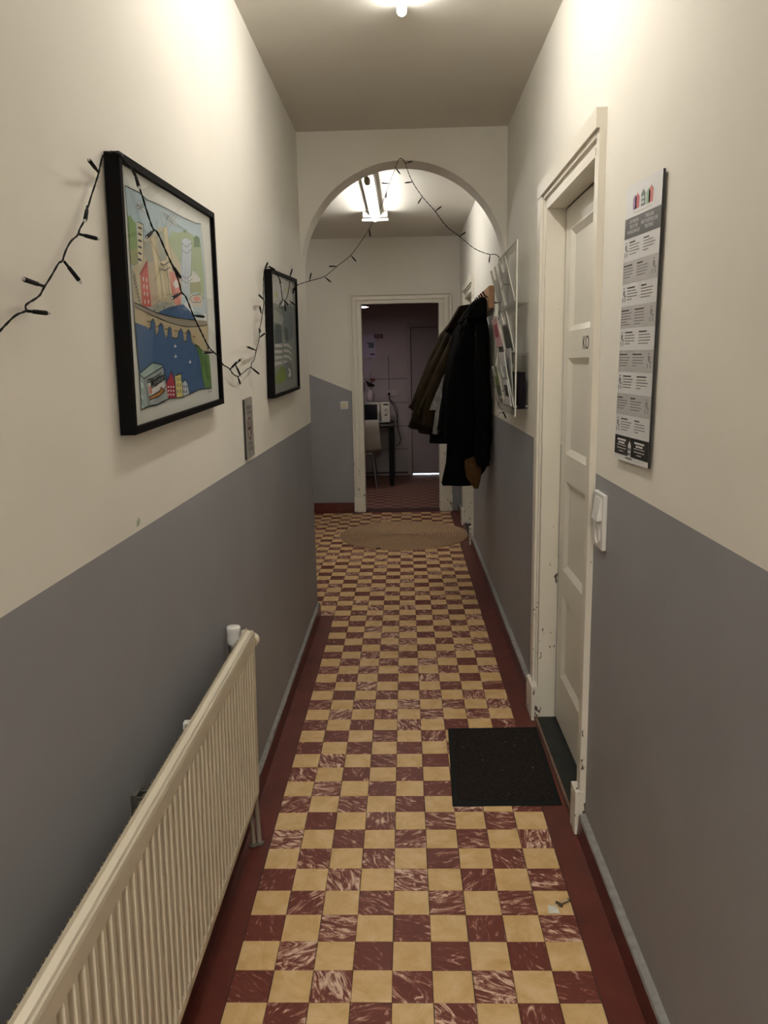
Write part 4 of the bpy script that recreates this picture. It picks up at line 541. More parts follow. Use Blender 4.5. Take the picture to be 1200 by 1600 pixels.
def framed(name, label, outer, art, lines, sheet, n_text=None):
    """outer = four (y, z) corners on the wall side; the art lies flat on the sheet"""
    (ya, za), (yb, zb), (yc, zc), (yd, zd) = outer          # near-top, far-top, far-bottom, near-bottom
    f = thing(name, label, 'picture', (XL, (ya + yb) / 2, zd))
    O = [Vector((0, *q)) for q in outer]; cen = sum(O, Vector()) / 4
    fwid = 0.014
    In = []
    for i in range(4):
        p, a, b = O[i], O[i - 1], O[(i + 1) % 4]
        In.append(p + (a - p).normalized() * fwid + (b - p).normalized() * fwid)
    x0_, x1_ = XL + 0.003, -0.068
    for i, nm in enumerate(('frame_bar',) * 4):
        j = (i + 1) % 4; mb = MB()
        q = [O[i], O[j], In[j], In[i]]
        b_ = [Vector((x0_, v.y, v.z)) for v in q]; t_ = [Vector((x1_, v.y, v.z)) for v in q]
        mid = [(t_[0] + t_[3]) / 2, (t_[1] + t_[2]) / 2]
        mb.add(b_ + t_, [(0, 1, 2, 3), (4, 7, 6, 5), (0, 4, 5, 1), (1, 5, 6, 2), (2, 6, 7, 3), (3, 7, 4, 0)], black_m); mb.build(nm, f)
    xs = -0.0795; G = [Vector((xs, v.y, v.z)) for v in In]
    mb = MB(); mb.add([v + Vector((-.004, 0, 0)) for v in G] + G, [(4, 7, 6, 5), (0, 1, 2, 3), (0, 4, 5, 1), (1, 5, 6, 2), (2, 6, 7, 3), (3, 7, 4, 0)], pm(sheet)); st = mb.build('sheet', f)
    mb = MB(); k = 0
    from mathutils.geometry import tessellate_polygon
    for col, pts in art:
        k += 1; x = xs + 0.0003 + 0.000012 * k
        V = [Vector((x, *q)) for q in pts]
        for tri in tessellate_polygon([V]):
            a, b, c = [V[i] for i in tri]
            tri = tri if (b - a).cross(c - a).x > 0 else tri[::-1]
            mb.add([V[i] for i in tri], [(0, 1, 2)], pm(col))
    for col, wd_, pts in lines:
        k += 1; x = xs + 0.0003 + 0.000012 * k
        for i in range(len(pts) - 1):
            a, b = Vector((x, *pts[i])), Vector((x, *pts[i + 1])); d = (b - a)
            if d.length < 1e-6: continue
            d.normalize(); s_ = Vector((0, -d.z, d.y)) * wd_ / 2; e = d * wd_ * .3
            mb.add([a - s_ - e, b - s_ + e, b + s_ + e, a + s_ - e], [(0, 1, 2, 3)], pm(col))
    if n_text: n_text(mb, xs + 0.0003 + 0.000012 * (k + 2))
    lab(mb.build('printed_drawing', st), 'printed drawing')
    mb = MB(); gx = -0.0725
    mb.add([Vector((gx, v.y, v.z)) for v in In], [(0, 3, 2, 1)], pane); lab(mb.build('glass', f), 'clear picture glass')
    return f
def sign_text(mb, x):
    u = Vector((0, .083, .0146)); v = Vector((0, -.0146, .083))
    mb.text('Maasland', (x, .026, 1.4615), u, v, .027, pm('ink'), off=.0006)
framed('picture_frame', 'black framed colourful city drawing with bridge and blue river on the left wall', [(-.085, 1.898), (.648, 1.922), (.636, 1.400), (-.118, 1.377)], ART_A, LINES_A, 'sheet_a', sign_text)
framed('picture_frame', 'black framed dark grey green drawing on the left wall close to the arch', [(1.575, 1.882), (2.325, 1.919), (2.285, 1.388), (1.515, 1.375)], ART_B, LINES_B, 'sheet_b')

# ---------------------------------------------------------------- string lights
sl = thing('string_lights', 'unlit black fairy light string draped over both pictures and up to the arch', 'string lights', tuple(CABLE[0]))
def smooth_path(P, it=1):
    P = [Vector(p) for p in P]
    for _ in range(it):
        Q = [P[0]]
        for a, b in zip(P, P[1:]): Q += [a * .78 + b * .22, a * .22 + b * .78]
        P = Q + [P[-1]]
    return P
wire = mat('black wire', (.008, .008, .0075), .75, spec=.12)
mb = MB()
pth = smooth_path(CABLE, 2)
dense = []
for a, b in zip(pth, pth[1:]):
    nn = max(1, int((b - a).length / .006)); dense += [a.lerp(b, i / nn) for i in range(nn)]
for ph in (0, pi):
    tw = [p + Vector((.0006 * math.cos(i * .9 + ph), .0011 * math.sin(i * .9 + ph), .0009 * math.cos(i * .9 + ph))) for i, p in enumerate(dense)]
    mb.tube(tw, .0013, wire, 5)
mb.build('cable', sl)
clear = mat('clear bulb tip', (.8, .8, .76), .15, trans=.5)
for a, b in BULBS:
    a, b = Vector(a), Vector(b); d = b - a; l = d.length
    if l < .036: b = a + d * (.036 / l); d = b - a
    d.normalize(); l = (b - a).length
    mb = MB(); mb.tube([a, a + d * l * .3, a + d * l * .32, a + d * (l * .98), b], [.0022, .0022, .0032, .0036, .003], wire, 7)
    bo = mb.build('bulb_holder', sl)
    mb = MB(); mb.tube([b, b + d * .004, b + d * .007], [.0026, .0024, .0008], clear, 7); mb.build('bulb', bo)

# ---------------------------------------------------------------- small sign on the left wall
def place(o, rot): o.rotation_euler = rot
ns = thing('no_smoking_sign', 'small metal no smoking plaque below the pictures on the left wall', 'sign', (XL, 1.095, 1.30))
O = [(1.035, 1.392), (1.165, 1.397), (1.168, 1.190), (1.028, 1.188)]
sx = -.092
mb = MB(); plate = mat('aluminium plate', (.36, .345, .31), .45, metal=.3, var=.06, vscale=20); edge = mat('dark plate edge', (.02, .018, .015), .6)
b_ = [(XL + .001, *q) for q in O]; t_ = [(sx, *q) for q in O]
mb.add(b_ + t_, [(4, 7, 6, 5)], plate); mb.add(b_ + t_, [(0, 1, 2, 3), (0, 4, 5, 1), (1, 5, 6, 2), (2, 6, 7, 3), (3, 7, 4, 0)], edge); mb.build('plate', ns)
ink = pm('ink'); maroon = mat('maroon print', (.16, .04, .04), .6)
mb = MB(); U, V_ = (0, 1, 0), (0, 0, 1); x = sx + .0004
for body, z in (('VERBODEN', 1.358), ('TE ROKEN', 1.340), ('DEFENSE', 1.232), ('DE FUMER', 1.214)): mb.text(body, (x, 1.098, z), U, V_, .0165, ink, 'CENTER')
cy, cz, R_ = 1.098, 1.291, .040
ring = [[(x, cy + r * math.cos(a), cz + r * math.sin(a)) for r in (R_, R_ - .007)] for a in [2 * pi * i / 32 for i in range(33)]]
for a, b in zip(ring, ring[1:]): mb.add([a[0], b[0], b[1], a[1]], [(0, 1, 2, 3)], maroon)
mb.add([(x, cy - .026 + dy, cz + .026 + dz) for dy, dz in ((-.003, -.003), (.003, .003))] + [(x, cy + .026 + dy, cz - .026 + dz) for dy, dz in ((.003, .003), (-.003, -.003))], [(3, 2, 1, 0)], maroon)
mb.add([(x - .0001, cy - .03, cz - .004), (x - .0001, cy + .022, cz - .004), (x - .0001, cy + .022, cz + .004), (x - .0001, cy - .03, cz + .004)], [(0, 1, 2, 3)], ink)
mb.add([(x - .0001, cy + .014, cz + .004), (x - .0001, cy + .019, cz + .004), (x - .0001, cy + .012, cz + .020), (x - .0001, cy + .007, cz + .018)], [(0, 1, 2, 3)], ink)
lab(mb.build('printed_symbol', ns), 'crossed out cigarette in a maroon ring between lines of lettering')

# ---------------------------------------------------------------- info board on the right wall
ib = thing('info_board', 'tall narrow white and grey printed notice board on the right wall', 'notice board', (XR, .28, 1.25))
TL, TR, BR, BL = [Vector((1.0, *q)) for q in ((.412, 1.911), (.141, 1.893), (.157, 1.257), (.438, 1.249))]
mb = MB(); bw = mat('board edge', (.015, .013, .013), .5); bwh = mat('board print white', (.66, .66, .66), .4)
bk = [v + Vector((.005, 0, 0)) for v in (TL, TR, BR, BL)]
mb.add(bk + [TL, TR, BR, BL], [(7, 6, 5, 4), (0, 4, 5, 1), (1, 5, 6, 2), (2, 6, 7, 3), (3, 7, 4, 0), (0, 1, 2, 3)], bw); pb = mb.build('board', ib)
def bp(u, v, d=.0005):
    a = TL.lerp(TR, u); b = BL.lerp(BR, u); p = a.lerp(b, v); p.x -= d; return p
inks = mat('board print grey', (.47, .455, .455), .4); dk = mat('board print charcoal', (.055, .05, .05), .4); lt_g = mat('board print text', (.22, .21, .21), .5)
def quad(mb, u0, v0, u1, v1, m, d): mb.add([bp(u0, v0, d), bp(u1, v0, d), bp(u1, v1, d), bp(u0, v1, d)], [(3, 2, 1, 0)], m)
mb = MB(); quad(mb, .0, .0, 1, 1, bwh, .0004)
h0, h1, f0, f1 = .112, .183, .905, .978
nb = 9; bh = (f0 - h1) / nb
for k in range(1, nb, 2): quad(mb, 0, h1 + bh * k, 1, h1 + bh * (k + 1), inks, .0006)
quad(mb, 0, h0, 1, h1, dk, .0006); quad(mb, 0, f0, 1, f1, mat('board print black', (.018, .016, .016), .4), .0006)
uu = (TR - TL).normalized(); vv = (TL - BL).normalized()
for i, s_ in enumerate(('LIVE YOUR EN', 'DEEL IN THE', 'NEIGHBOURHOOD')): mb.text(s_, bp(.27, h0 + .021 + .0175 * i, .0009), uu, vv, .0115, bwh, 'CENTER')
for i, s_ in enumerate(('TAKE & ASK', 'AND TOGETHER SOME', 'TREATMENT')): mb.text(s_, bp(.71, h0 + .021 + .0175 * i, .0009), uu, vv, .0115, bwh, 'CENTER')
def house(u, v0, wu, hv, m, win=None):
    P_ = [(u, v0), (u + wu, v0), (u + wu, v0 - hv * .68), (u + wu * 1.08, v0 - hv * .68), (u + wu * .5, v0 - hv), (u - wu * .08, v0 - hv * .68), (u, v0 - hv * .68)]
    V = [bp(a, b, .0009) for a, b in P_]; cn = bp(u + wu / 2, v0 - hv / 2, .0009)
    for a, b in zip(V, V[1:] + V[:1]): mb.add([cn, b, a] if True else [], [(0, 2, 1)], m)
    if win:
        for r in range(2):
            for c in range(2): quad(mb, u + wu * (.14 + .42 * c), v0 - hv * (.12 + .28 * r + .16), u + wu * (.44 + .42 * c), v0 - hv * (.12 + .28 * r), win, .0012)
hc = lambda n_, c: mat('board ' + n_, c, .4)
house(.225, .088, .10, .05, hc('purple', (.16, .06, .22))); house(.29, .088, .115, .052, hc('red', (.50, .07, .09)))
house(.455, .088, .11, .056, hc('dark green', (.03, .08, .05)), bwh); house(.60, .088, .10, .052, hc('green', (.17, .32, .17))); house(.665, .088, .11, .056, hc('brick', (.48, .08, .06)))
quad(mb, .26, .097, .76, .1015, hc('pale caption', (.50, .49, .47)), .0009)
rnd = random.Random(3)
for k in range(nb):
    v0 = h1 + bh * k; off = .17 if k % 2 == 0 else .02
    for ci in range(2):
        u0 = off + .41 * ci
        quad(mb, u0, v0 + bh * .16, u0 + rnd.uniform(.14, .27), v0 + bh * .225, dk, .0009)
        for l in range(4 + (k == 3)):
            ww = rnd.uniform(.26, .33) if l < 3 else rnd.uniform(.1, .28)
            quad(mb, u0, v0 + bh * (.31 + .125 * l), u0 + ww, v0 + bh * (.352 + .125 * l), lt_g, .0009)
    ux = .05 if k % 2 == 0 else .87                 # little pictogram of a seated or standing figure
    for dx, dv, ww, hh in ((.0, .15, .035, .06), (-.005, .27, .05, .22), (.02, .5, .07, .06), (-.02, .6, .02, .2), (.05, .6, .02, .2)):
        quad(mb, ux + dx, v0 + bh * dv, ux + dx + ww, v0 + bh * (dv + hh), lt_g, .0009)
for ci in (.07, .60):
    for l, (ww, th, m_) in enumerate(((.27, .007, bwh), (.19, .007, bwh), (.29, .0035, inks), (.29, .0035, inks), (.13, .0035, inks))):
        vq = f0 + .012 + .0115 * l; quad(mb, ci + .15 - ww / 2, vq, ci + .15 + ww / 2, vq + th, m_, .0009)
house(.43, f1 + .002, .085, .062, bwh, dk); quad(mb, .36, .983, .56, .988, dk, .0009)
lab(mb.build('printed_sheet', pb), 'printed rows of text with coloured little houses at the top')

# ---------------------------------------------------------------- switches
sw = thing('light_switch', 'white switch above a socket in one tall plate beside the near door', 'light switch', (XR, .51, 1.06))
B((.998, .526, .974), (XR, .640, 1.132), white_pl, .004).build('plate', sw)
mb = MB(); mb.prism([(.985, 1.056), (.999, 1.056), (.999, 1.120), (.9955, 1.120)], 1, .545, .605, white_pl); mb.build('rocker', sw)
mb = MB(); mb.lathe((.9975, .575, 1.012), [(.025, -.003), (.027, .0), (.025, .001), (.022, -.001), (.0215, .010), (.001, .010)], white_pl, axis=0, n=24, cap=(False, True)); so = mb.build('socket', sw)
mb = MB(); [mb.lathe((1.0, .575 + d, 1.012), [(.003, 0), (.003, .007), (.001, .007)], dark_gap, axis=0, n=8) for d in (-.0095, .0095)]; mb.build('socket_hole', so)
sw = thing('light_switch', 'small square white switch on the grey end wall left of the doorway', 'light switch', (-.16, YF, 1.10))
B((-.20, YF - .012, 1.06), (-.122, YF, 1.14), white_pl, .003).build('plate', sw); B((-.188, YF - .017, 1.072), (-.134, YF - .011, 1.128), ivory_pl, .003).build('rocker', sw)
# ---------------------------------------------------------------- brochure holder on the right wall
acr = glass_mat('clear acrylic', (.98, .985, .97), .45, haze=.12)
acr_e = mat('acrylic edge', (.72, .71, .64), .25)
bh_ = thing('brochure_holder', 'clear acrylic brochure rack with three rows of pockets on the right wall', 'brochure holder', (XR, 2.27, 1.26))
RY0, RY1 = 1.925, 2.60
mb = MB(); mb.box((.948, RY0, 1.258), (.951, RY1, 1.315), acr); mb.box((.948, RY0, 1.985), (.951, RY1, 2.018), acr)
for za, zb in ((1.315, 1.985),):
    for ya, yb in ((RY0, 1.965), (2.215, 2.265), (2.52, RY1)): mb.box((.948, ya, za), (.951, yb, zb), acr)
for za, zb in ((1.49, 1.545), (1.72, 1.77)): mb.box((.948, 1.965, za), (.951, 2.215, zb), acr); mb.box((.948, 2.265, za), (.951, 2.52, zb), acr)
lab(mb.build('front_sheet', bh_), 'clear acrylic sheet')
mb = MB(); mb.box((.9465, RY0 - .003, 1.256), (.9525, RY0, 2.02), acr_e); mb.box((.9475, RY0, 2.018), (.9515, RY1, 2.021), acr_e); mb.box((.9475, RY0, 1.255), (.9515, RY1, 1.258), acr_e); mb.build('polished_edge', bh_)
for yy in (RY0 + .03, RY1 - .03):
    for zz in (1.30,): mb = MB(); mb.lathe((0, yy, zz), [(.001, .951), (.005, .951), (.005, 1.009), (.001, 1.009)], acr_e, axis=0, n=12); mb.build('standoff', bh_)
for zq in (1.285, 1.535, 1.755):
    B((.951, RY0, zq), (1.004, RY1, zq + .004), acr).build('shelf', bh_)
for z0_, z1_, xt in ((1.765, 1.952, .899), (1.547, 1.72, .906), (1.297, 1.48, .907)):
    for ya, yb in ((1.93, 2.205), (2.272, 2.505)):
        mb = MB(); t_ = .003
        # sloping front plate with a finger notch, and two side cheeks
        def pt(f, y, d=0): return (.945 + (xt - .945) * f - d, y, z0_ + (z1_ - z0_) * f)
        nt_ = .30; my = (ya + yb) / 2
        outl = [pt(0, ya), pt(0, yb), pt(1, yb), pt(1, my + .045), pt(.72, my + .03), pt(.72, my - .03), pt(1, my - .045), pt(1, ya)]
        nq = len(outl); V = outl + [(p[0] - t_, p[1], p[2]) for p in outl]
        quads = [(0, 1, 4, 5), (1, 2, 3, 4), (0, 5, 6, 7)]
        mb.add(V, quads + [tuple(i + nq for i in q[::-1]) for q in quads], acr)
        pk = mb.build('pocket', bh_)
        mb = MB(); ring_ = [(i, (i + 1) % nq, nq + (i + 1) % nq, nq + i) for i in range(nq)]
        mb.add(V, ring_, acr_e)
        for y in (ya, yb): mb.add([pt(0, y), pt(1, y), (.948, y, z0_ + .03), (.948, y, z0_)], [(0, 1, 2, 3)], acr)
        mb.build('pocket_edge', pk)
def leaflet(label, ya, yb, x0, z0_, x1, z1_, m, m2=None, group=None, thick=.004):
    t = thing('leaflet', label, 'leaflet', (x0, (ya + yb) / 2, z0_), group)
    mb = MB(); mb.add([(x0, ya, z0_), (x0, yb, z0_), (x1, yb, z1_), (x1, ya, z1_), (x0 + thick, ya, z0_), (x0 + thick, yb, z0_), (x1 + thick, yb, z1_), (x1 + thick, ya, z1_)],
        [(0, 1, 2, 3), (7, 6, 5, 4), (0, 3, 7, 4), (1, 5, 6, 2), (3, 2, 6, 7), (0, 4, 5, 1)], m); pg = mb.build('pages', t)
    if m2:
        mb = MB(); q = lambda f, y: (x0 + (x1 - x0) * f - .0006, y, z0_ + (z1_ - z0_) * f); dy = yb - ya
        mb.add([q(.35, ya + dy * .12), q(.35, yb - dy * .12), q(.8, yb - dy * .12), q(.8, ya + dy * .12)], [(0, 1, 2, 3)], m2); mb.build('printed_panel', pg)
    return t
paper = mat('leaflet paper', (.66, .66, .68), .5); pblack = mat('leaflet black', (.012, .012, .013), .4); pink = mat('leaflet pink', (.62, .36, .40), .5); pred = mat('leaflet red', (.35, .05, .07), .5)
lime = mat('leaflet lime', (.30, .42, .08), .5); dolive = mat('leaflet dark olive', (.08, .11, .03), .5); lgrey = mat('leaflet grey', (.42, .42, .40), .5); dpurp = mat('leaflet dark violet', (.009, .006, .009), .8, spec=.1)
leaflet('black leaflet in the middle row of the acrylic rack, nearer pocket', 1.99, 2.18, .9405, 1.552, .918, 1.665, pblack)
leaflet('black leaflet in the middle row of the acrylic rack, farther pocket', 2.30, 2.45, .9405, 1.552, .918, 1.665, pblack)
leaflet('pink flower leaflet standing in the farther middle pocket of the rack', 2.29, 2.49, .930, 1.575, .9045, 1.712, pink, pred)
leaflet('lime green leaflet in the bottom row of the rack, farther pocket', 2.29, 2.49, .936, 1.335, .908, 1.478, dolive, lime)
leaflet('white leaflet leaning tall out of the nearer bottom pocket', 2.00, 2.19, .940, 1.302, .905, 1.545, paper)
leaflet('grey leaflet behind the tall white one in the bottom row', 1.95, 2.13, .946 - .003, 1.31, .927, 1.56, lgrey)
leaflet('white leaflet with a black foot, low in the nearer bottom pocket', 1.95, 2.10, .934, 1.302, .912, 1.42, paper, pblack)
leaflet('dark violet stack of leaflets between the acrylic rack and the wall', 1.935, 2.12, .962, 1.29, .958, 1.455, dpurp, thick=.035)

# ---------------------------------------------------------------- coat rack and coats
cr_ = thing('coat_rack', 'oak board coat rack with black hooks on the right wall beyond the brochure rack', 'coat rack', (XR, 3.68, 1.9))
B((.978, 3.32, 1.826), (XR, 4.03, 1.962), wood, .006).build('board', cr_)
hooks = (3.42, 3.56, 3.70, 3.84, 3.96)
for hy in hooks:
    mb = MB(); mb.tube([(.978, hy, 1.855), (.955, hy, 1.845), (.925, hy, 1.86), (.915, hy, 1.89), (.917, hy, 1.90)], .005, black_p); mb.tube([(.978, hy, 1.90), (.962, hy, 1.91), (.948, hy, 1.935)], .005, black_p); mb.build('hook', cr_)
cloth = lambda n_, c, r=.9, v=.25, s=30: mat(n_, c, r, v, s, bump=.4, bscale=160, spec=.04)
c_black = cloth('black wool', (.0035, .0035, .0038)); c_black2 = cloth('black cotton', (.0055, .0055, .0062)); c_olive = cloth('olive waxed cotton', (.020, .014, .0065), .7, .4, 12)
c_cord = cloth('brown corduroy', (.013, .008, .0045)); c_grey = cloth('grey jersey', (.22, .22, .215)); c_tan = cloth('tan suede', (.078, .043, .017), .9, .2); c_trim = cloth('pale piping', (.085, .065, .045)); c_seam = cloth('dark grey seam', (.022, .022, .026))
def drape(mb, rings, m, n=56, fold=.10, k1=7, seed=0, hem=None, dy=0.0):
    """hanging cloth: rings = (cx, cy, z, rx, ry); folds deepen towards the hem"""
    rr = random.Random(seed); ph = [rr.uniform(0, 6.28) for _ in range(4)]
    R = []
    # refine rings
    fine = []
    for a, b in zip(rings, rings[1:]):
        for s_ in range(4):
            t = s_ / 4; fine.append(tuple(p + (q - p) * t for p, q in zip(a, b)))
    fine.append(rings[-1]); N_ = len(fine)
    for i, (cx, cy, z, rx, ry) in enumerate(fine):
        cy += dy; ry *= 0.52                               # coats packed on one rack hang flat against each other
        f = i / (N_ - 1); ring = []
        for j in range(n):
            a = 2 * pi * j / n
            w_ = fold * (.35 + .65 * f) * (math.sin(k1 * a + ph[0] + 1.1 * f) * .6 + math.sin((k1 * 2 - 1) * a + ph[1] - 2 * f) * .3 + .35 * math.sin(3 * a + ph[2] + 3 * f))
            c_, s_ = math.cos(a), math.sin(a)
            x = cx + rx * (abs(c_) ** .8) * math.copysign(1, c_) * (1 + w_); y = cy + ry * (abs(s_) ** .8) * math.copysign(1, s_) * (1 + w_)
            zz = z + (hem(x, y) * max(0, f - .75) * 4 if hem else 0)
            ring.append((min(x, 1.006), y, zz))
        R.append(ring)
    mb.loft(R, m, cap=(True, True)); return mb
def sleeve(mb, pts, rs, m, seed=0, squash=.75, n=20):
    rr = random.Random(seed); P = smooth_path(pts, 2); L_ = len(P); rings = []
    for i, p in enumerate(P):
        f = i / (L_ - 1); k = f * (len(rs) - 1); a = int(min(k, len(rs) - 2)); r = rs[a] + (rs[a + 1] - rs[a]) * (k - a)
        r *= 1 + .07 * math.sin(i * 1.9 + seed)
        d = (P[min(i + 1, L_ - 1)] - P[max(0, i - 1)]).normalized(); u = d.cross(Vector((0, 1, 0))).normalized(); v = d.cross(u)
        rings.append([p + u * r * squash * math.cos(2 * pi * j / n) * (1 + .10 * math.sin(3 * 2 * pi * j / n + i * .7)) + v * r * math.sin(2 * pi * j / n) * (1 + .1 * math.sin(4 * 2 * pi * j / n + seed)) for j in range(n)])
    mb.loft(rings, m); return mb
CG = 'coats on the oak rack'
# nearest: long black wool coat
c = thing('coat', 'long black wool coat, nearest on the oak rack and flat against the wall', 'coat', (.95, 3.42, 1.88), CG)
mb = MB(); drape(mb, [(.945, 3.42, 1.865, .018, .035), (.928, 3.43, 1.82, .045, .07), (.908, 3.44, 1.74, .080, .13), (.890, 3.44, 1.60, .108, .16), (.872, 3.44, 1.35, .128, .18), (.862, 3.45, 1.05, .135, .185), (.858, 3.46, .85, .140, .19), (.84, 3.47, .705, .150, .19)], c_black, seed=2, fold=.09, hem=lambda x, y: 1.2 * max(0, x - .89), dy=.05); mb.build('body', c)
mb = MB(); sleeve(mb, [(.935, 3.36, 1.73), (.940, 3.325, 1.5), (.945, 3.315, 1.22), (.948, 3.315, .98), (.942, 3.32, .855)], [.05, .062, .066, .066, .052], c_black, 3); mb.build('sleeve', c)
mb = MB(); sleeve(mb, [(.85, 3.50, 1.73), (.79, 3.49, 1.5), (.755, 3.48, 1.22), (.74, 3.47, 1.0)], [.05, .058, .052, .047], c_black, 5); mb.build('sleeve', c)
mb = MB(); drape(mb, [(.948, 3.42, 1.90, .018, .04), (.940, 3.42, 1.875, .035, .06), (.918, 3.42, 1.82, .056, .085), (.905, 3.425, 1.775, .070, .10)], c_black2, seed=4, fold=.14, k1=5, n=40); mb.build('collar', c)
# black cotton jacket
c = thing('coat', 'shorter black cotton jacket hanging in the middle of the oak rack', 'coat', (.93, 3.66, 1.88), CG)
mb = MB(); drape(mb, [(.93, 3.62, 1.86, .022, .04), (.898, 3.62, 1.80, .052, .09), (.862, 3.63, 1.70, .085, .15), (.84, 3.64, 1.5, .115, .18), (.815, 3.65, 1.27, .128, .19), (.778, 3.66, 1.06, .150, .19), (.775, 3.66, .965, .152, .185)], c_black2, seed=9, fold=.09, dy=.04); mb.build('body', c)
mb = MB(); sleeve(mb, [(.83, 3.59, 1.69), (.775, 3.585, 1.48), (.73, 3.58, 1.24), (.685, 3.575, 1.06)], [.05, .058, .055, .05], c_black2, 6); mb.build('sleeve', c)
mb = MB(); drape(mb, [(.935, 3.60, 1.90, .018, .04), (.918, 3.60, 1.87, .035, .06), (.890, 3.60, 1.81, .052, .08), (.872, 3.60, 1.76, .066, .10)], c_black2, seed=14, fold=.14, k1=5, n=40); mb.build('collar', c)
for P_ in ([(.908, 3.575, 1.835), (.855, 3.535, 1.70), (.795, 3.522, 1.50), (.755, 3.520, 1.28)], [(.915, 3.575, 1.83), (.872, 3.54, 1.72), (.82, 3.53, 1.52), (.79, 3.525, 1.34)]):
    MB().tube(smooth_path(P_, 2), .004, c_seam, 6).build('seam', c)
# olive waxed jacket, farthest and sticking out most
c = thing('coat', 'olive waxed jacket with brown corduroy collar, farthest out from the oak rack', 'coat', (.92, 3.86, 1.88), CG)
mb = MB(); drape(mb, [(.90, 3.88, 1.88, .03, .05), (.86, 3.88, 1.80, .07, .10), (.80, 3.87, 1.70, .095, .16), (.745, 3.86, 1.55, .115, .19), (.69, 3.85, 1.38, .13, .20), (.645, 3.84, 1.25, .135, .20), (.62, 3.84, 1.17, .125, .19)], c_olive, seed=21, fold=.08, dy=.05, hem=lambda x, y: .35 * max(0, .60 - x)); mb.build('body', c)
mb = MB(); mb.prism([(.475, 1.205), (.55, 1.295), (.575, 1.175), (.545, 1.15)], 1, 3.78, 3.83, c_olive); mb.build('pocket_flap', c)
for k, (P_, r) in enumerate(((((.77, 3.74, 1.68), (.655, 3.72, 1.45), (.555, 3.70, 1.22), (.515, 3.70, 1.065)), (.055, .062, .055, .05)), (((.80, 3.70, 1.66), (.70, 3.66, 1.42), (.615, 3.63, 1.20), (.585, 3.62, 1.035)), (.055, .06, .056, .052)))):
    mb = MB(); sleeve(mb, P_, r, c_olive, 30 + k); sv = mb.build('sleeve', c)
    mb = MB(); e = Vector(P_[-1]); d_ = (e - Vector(P_[-2])).normalized(); sleeve(mb, [e - d_ * .05, e - d_ * .02, e + d_ * .002], [r[-1] * 1.06] * 3, c_cord, 50, squash=.78); mb.build('cuff', sv)
mb = MB()
mb.add([(.895, 3.78, 1.885), (.835, 3.74, 1.875), (.775, 3.70, 1.775), (.735, 3.70, 1.715), (.80, 3.70, 1.725), (.87, 3.74, 1.79), (.915, 3.80, 1.83),
        (.895, 3.96, 1.895), (.835, 3.97, 1.885), (.775, 3.95, 1.785), (.735, 3.93, 1.725), (.80, 3.93, 1.715), (.87, 3.94, 1.78), (.915, 3.95, 1.82)],
       [(0, 1, 2, 3, 4, 5, 6), (13, 12, 11, 10, 9, 8, 7), (0, 7, 8, 1), (1, 8, 9, 2), (2, 9, 10, 3), (3, 10, 11, 4), (4, 11, 12, 5), (5, 12, 13, 6), (6, 13, 7, 0)], c_cord)
lab(mb.build('collar', c), 'brown corduroy collar')
for k, P_ in enumerate(([(.765, 3.675, 1.66), (.64, 3.655, 1.42), (.535, 3.64, 1.17)], [(.745, 3.665, 1.62), (.625, 3.64, 1.36), (.56, 3.63, 1.22)])):
    MB().tube(smooth_path(P_, 2), .0026, c_trim, 6).build('piping', c)
# grey jersey showing between the olive and the black
c = thing('coat', 'grey jersey top showing as a pale wedge between olive jacket and black jacket', 'coat', (.90, 3.75, 1.86), CG)
mb = MB(); drape(mb, [(.90, 3.74, 1.85, .02, .03), (.85, 3.70, 1.72, .04, .05), (.775, 3.65, 1.48, .055, .055), (.705, 3.61, 1.30, .062, .06), (.668, 3.60, 1.195, .066, .06)], c_grey, seed=40, fold=.05, k1=4); mb.build('body', c)
mb = MB(); sleeve(mb, [(.80, 3.66, 1.5), (.725, 3.60, 1.3), (.665, 3.575, 1.14), (.652, 3.565, 1.035)], [.04, .04, .03, .026], c_grey, 41); mb.build('sleeve', c)
# tan suede coat, tail shows under the black one
c = thing('coat', 'tan suede coat whose pointed tail shows below the long black coat', 'coat', (.955, 3.5, 1.85), CG)
mb = MB(); drape(mb, [(.93, 3.53, 1.75, .015, .03), (.91, 3.53, 1.50, .03, .04), (.89, 3.53, 1.25, .04, .05), (.885, 3.52, 1.02, .045, .05), (.885, 3.46, .915, .050, .05), (.886, 3.39, .845, .054, .05), (.890, 3.38, .77, .048, .045), (.908, 3.375, .695, .014, .02)], c_tan, seed=44, fold=.06, k1=3); mb.build('body', c)

# ---------------------------------------------------------------- mat, rug, scraps
dm = thing('doormat', 'black rubber edged doormat on the floor in front of the near white door', 'doormat', (.79, 1.12, 0))
cs = [(.596, .829), (.972, .833), (.982, 1.413), (.612, 1.405)]
rub = mat('mat rubber', (.009, .010, .009), .7, spec=.15); pilem = mat('mat pile', (.034, .027, .023), .95, .5, 120, bump=1.0, bscale=420, spec=.1)
mb = MB()
ins = lambda q, t: [tuple(Vector((*p, 0)) .lerp(Vector((.79, 1.12, 0)), t))[:2] for p in q]
I1, I2 = ins(cs, .02), ins(cs, .10)
vs = [(*p, .0005) for p in cs] + [(*p, .005) for p in I1] + [(*p, .006) for p in I2]
mb.add(vs, [(i, (i + 1) % 4, 4 + (i + 1) % 4, 4 + i) for i in range(4)] + [(4 + i, 4 + (i + 1) % 4, 8 + (i + 1) % 4, 8 + i) for i in range(4)] + [(3, 2, 1, 0)], rub); mb.build('rubber_edge', dm)
mb = MB(); NX, NY = 46, 66; rr = random.Random(8); vs = []
def bil(q, u, v):
    a = Vector(q[0]).lerp(Vector(q[1]), u); b = Vector(q[3]).lerp(Vector(q[2]), u); return a.lerp(b, v)
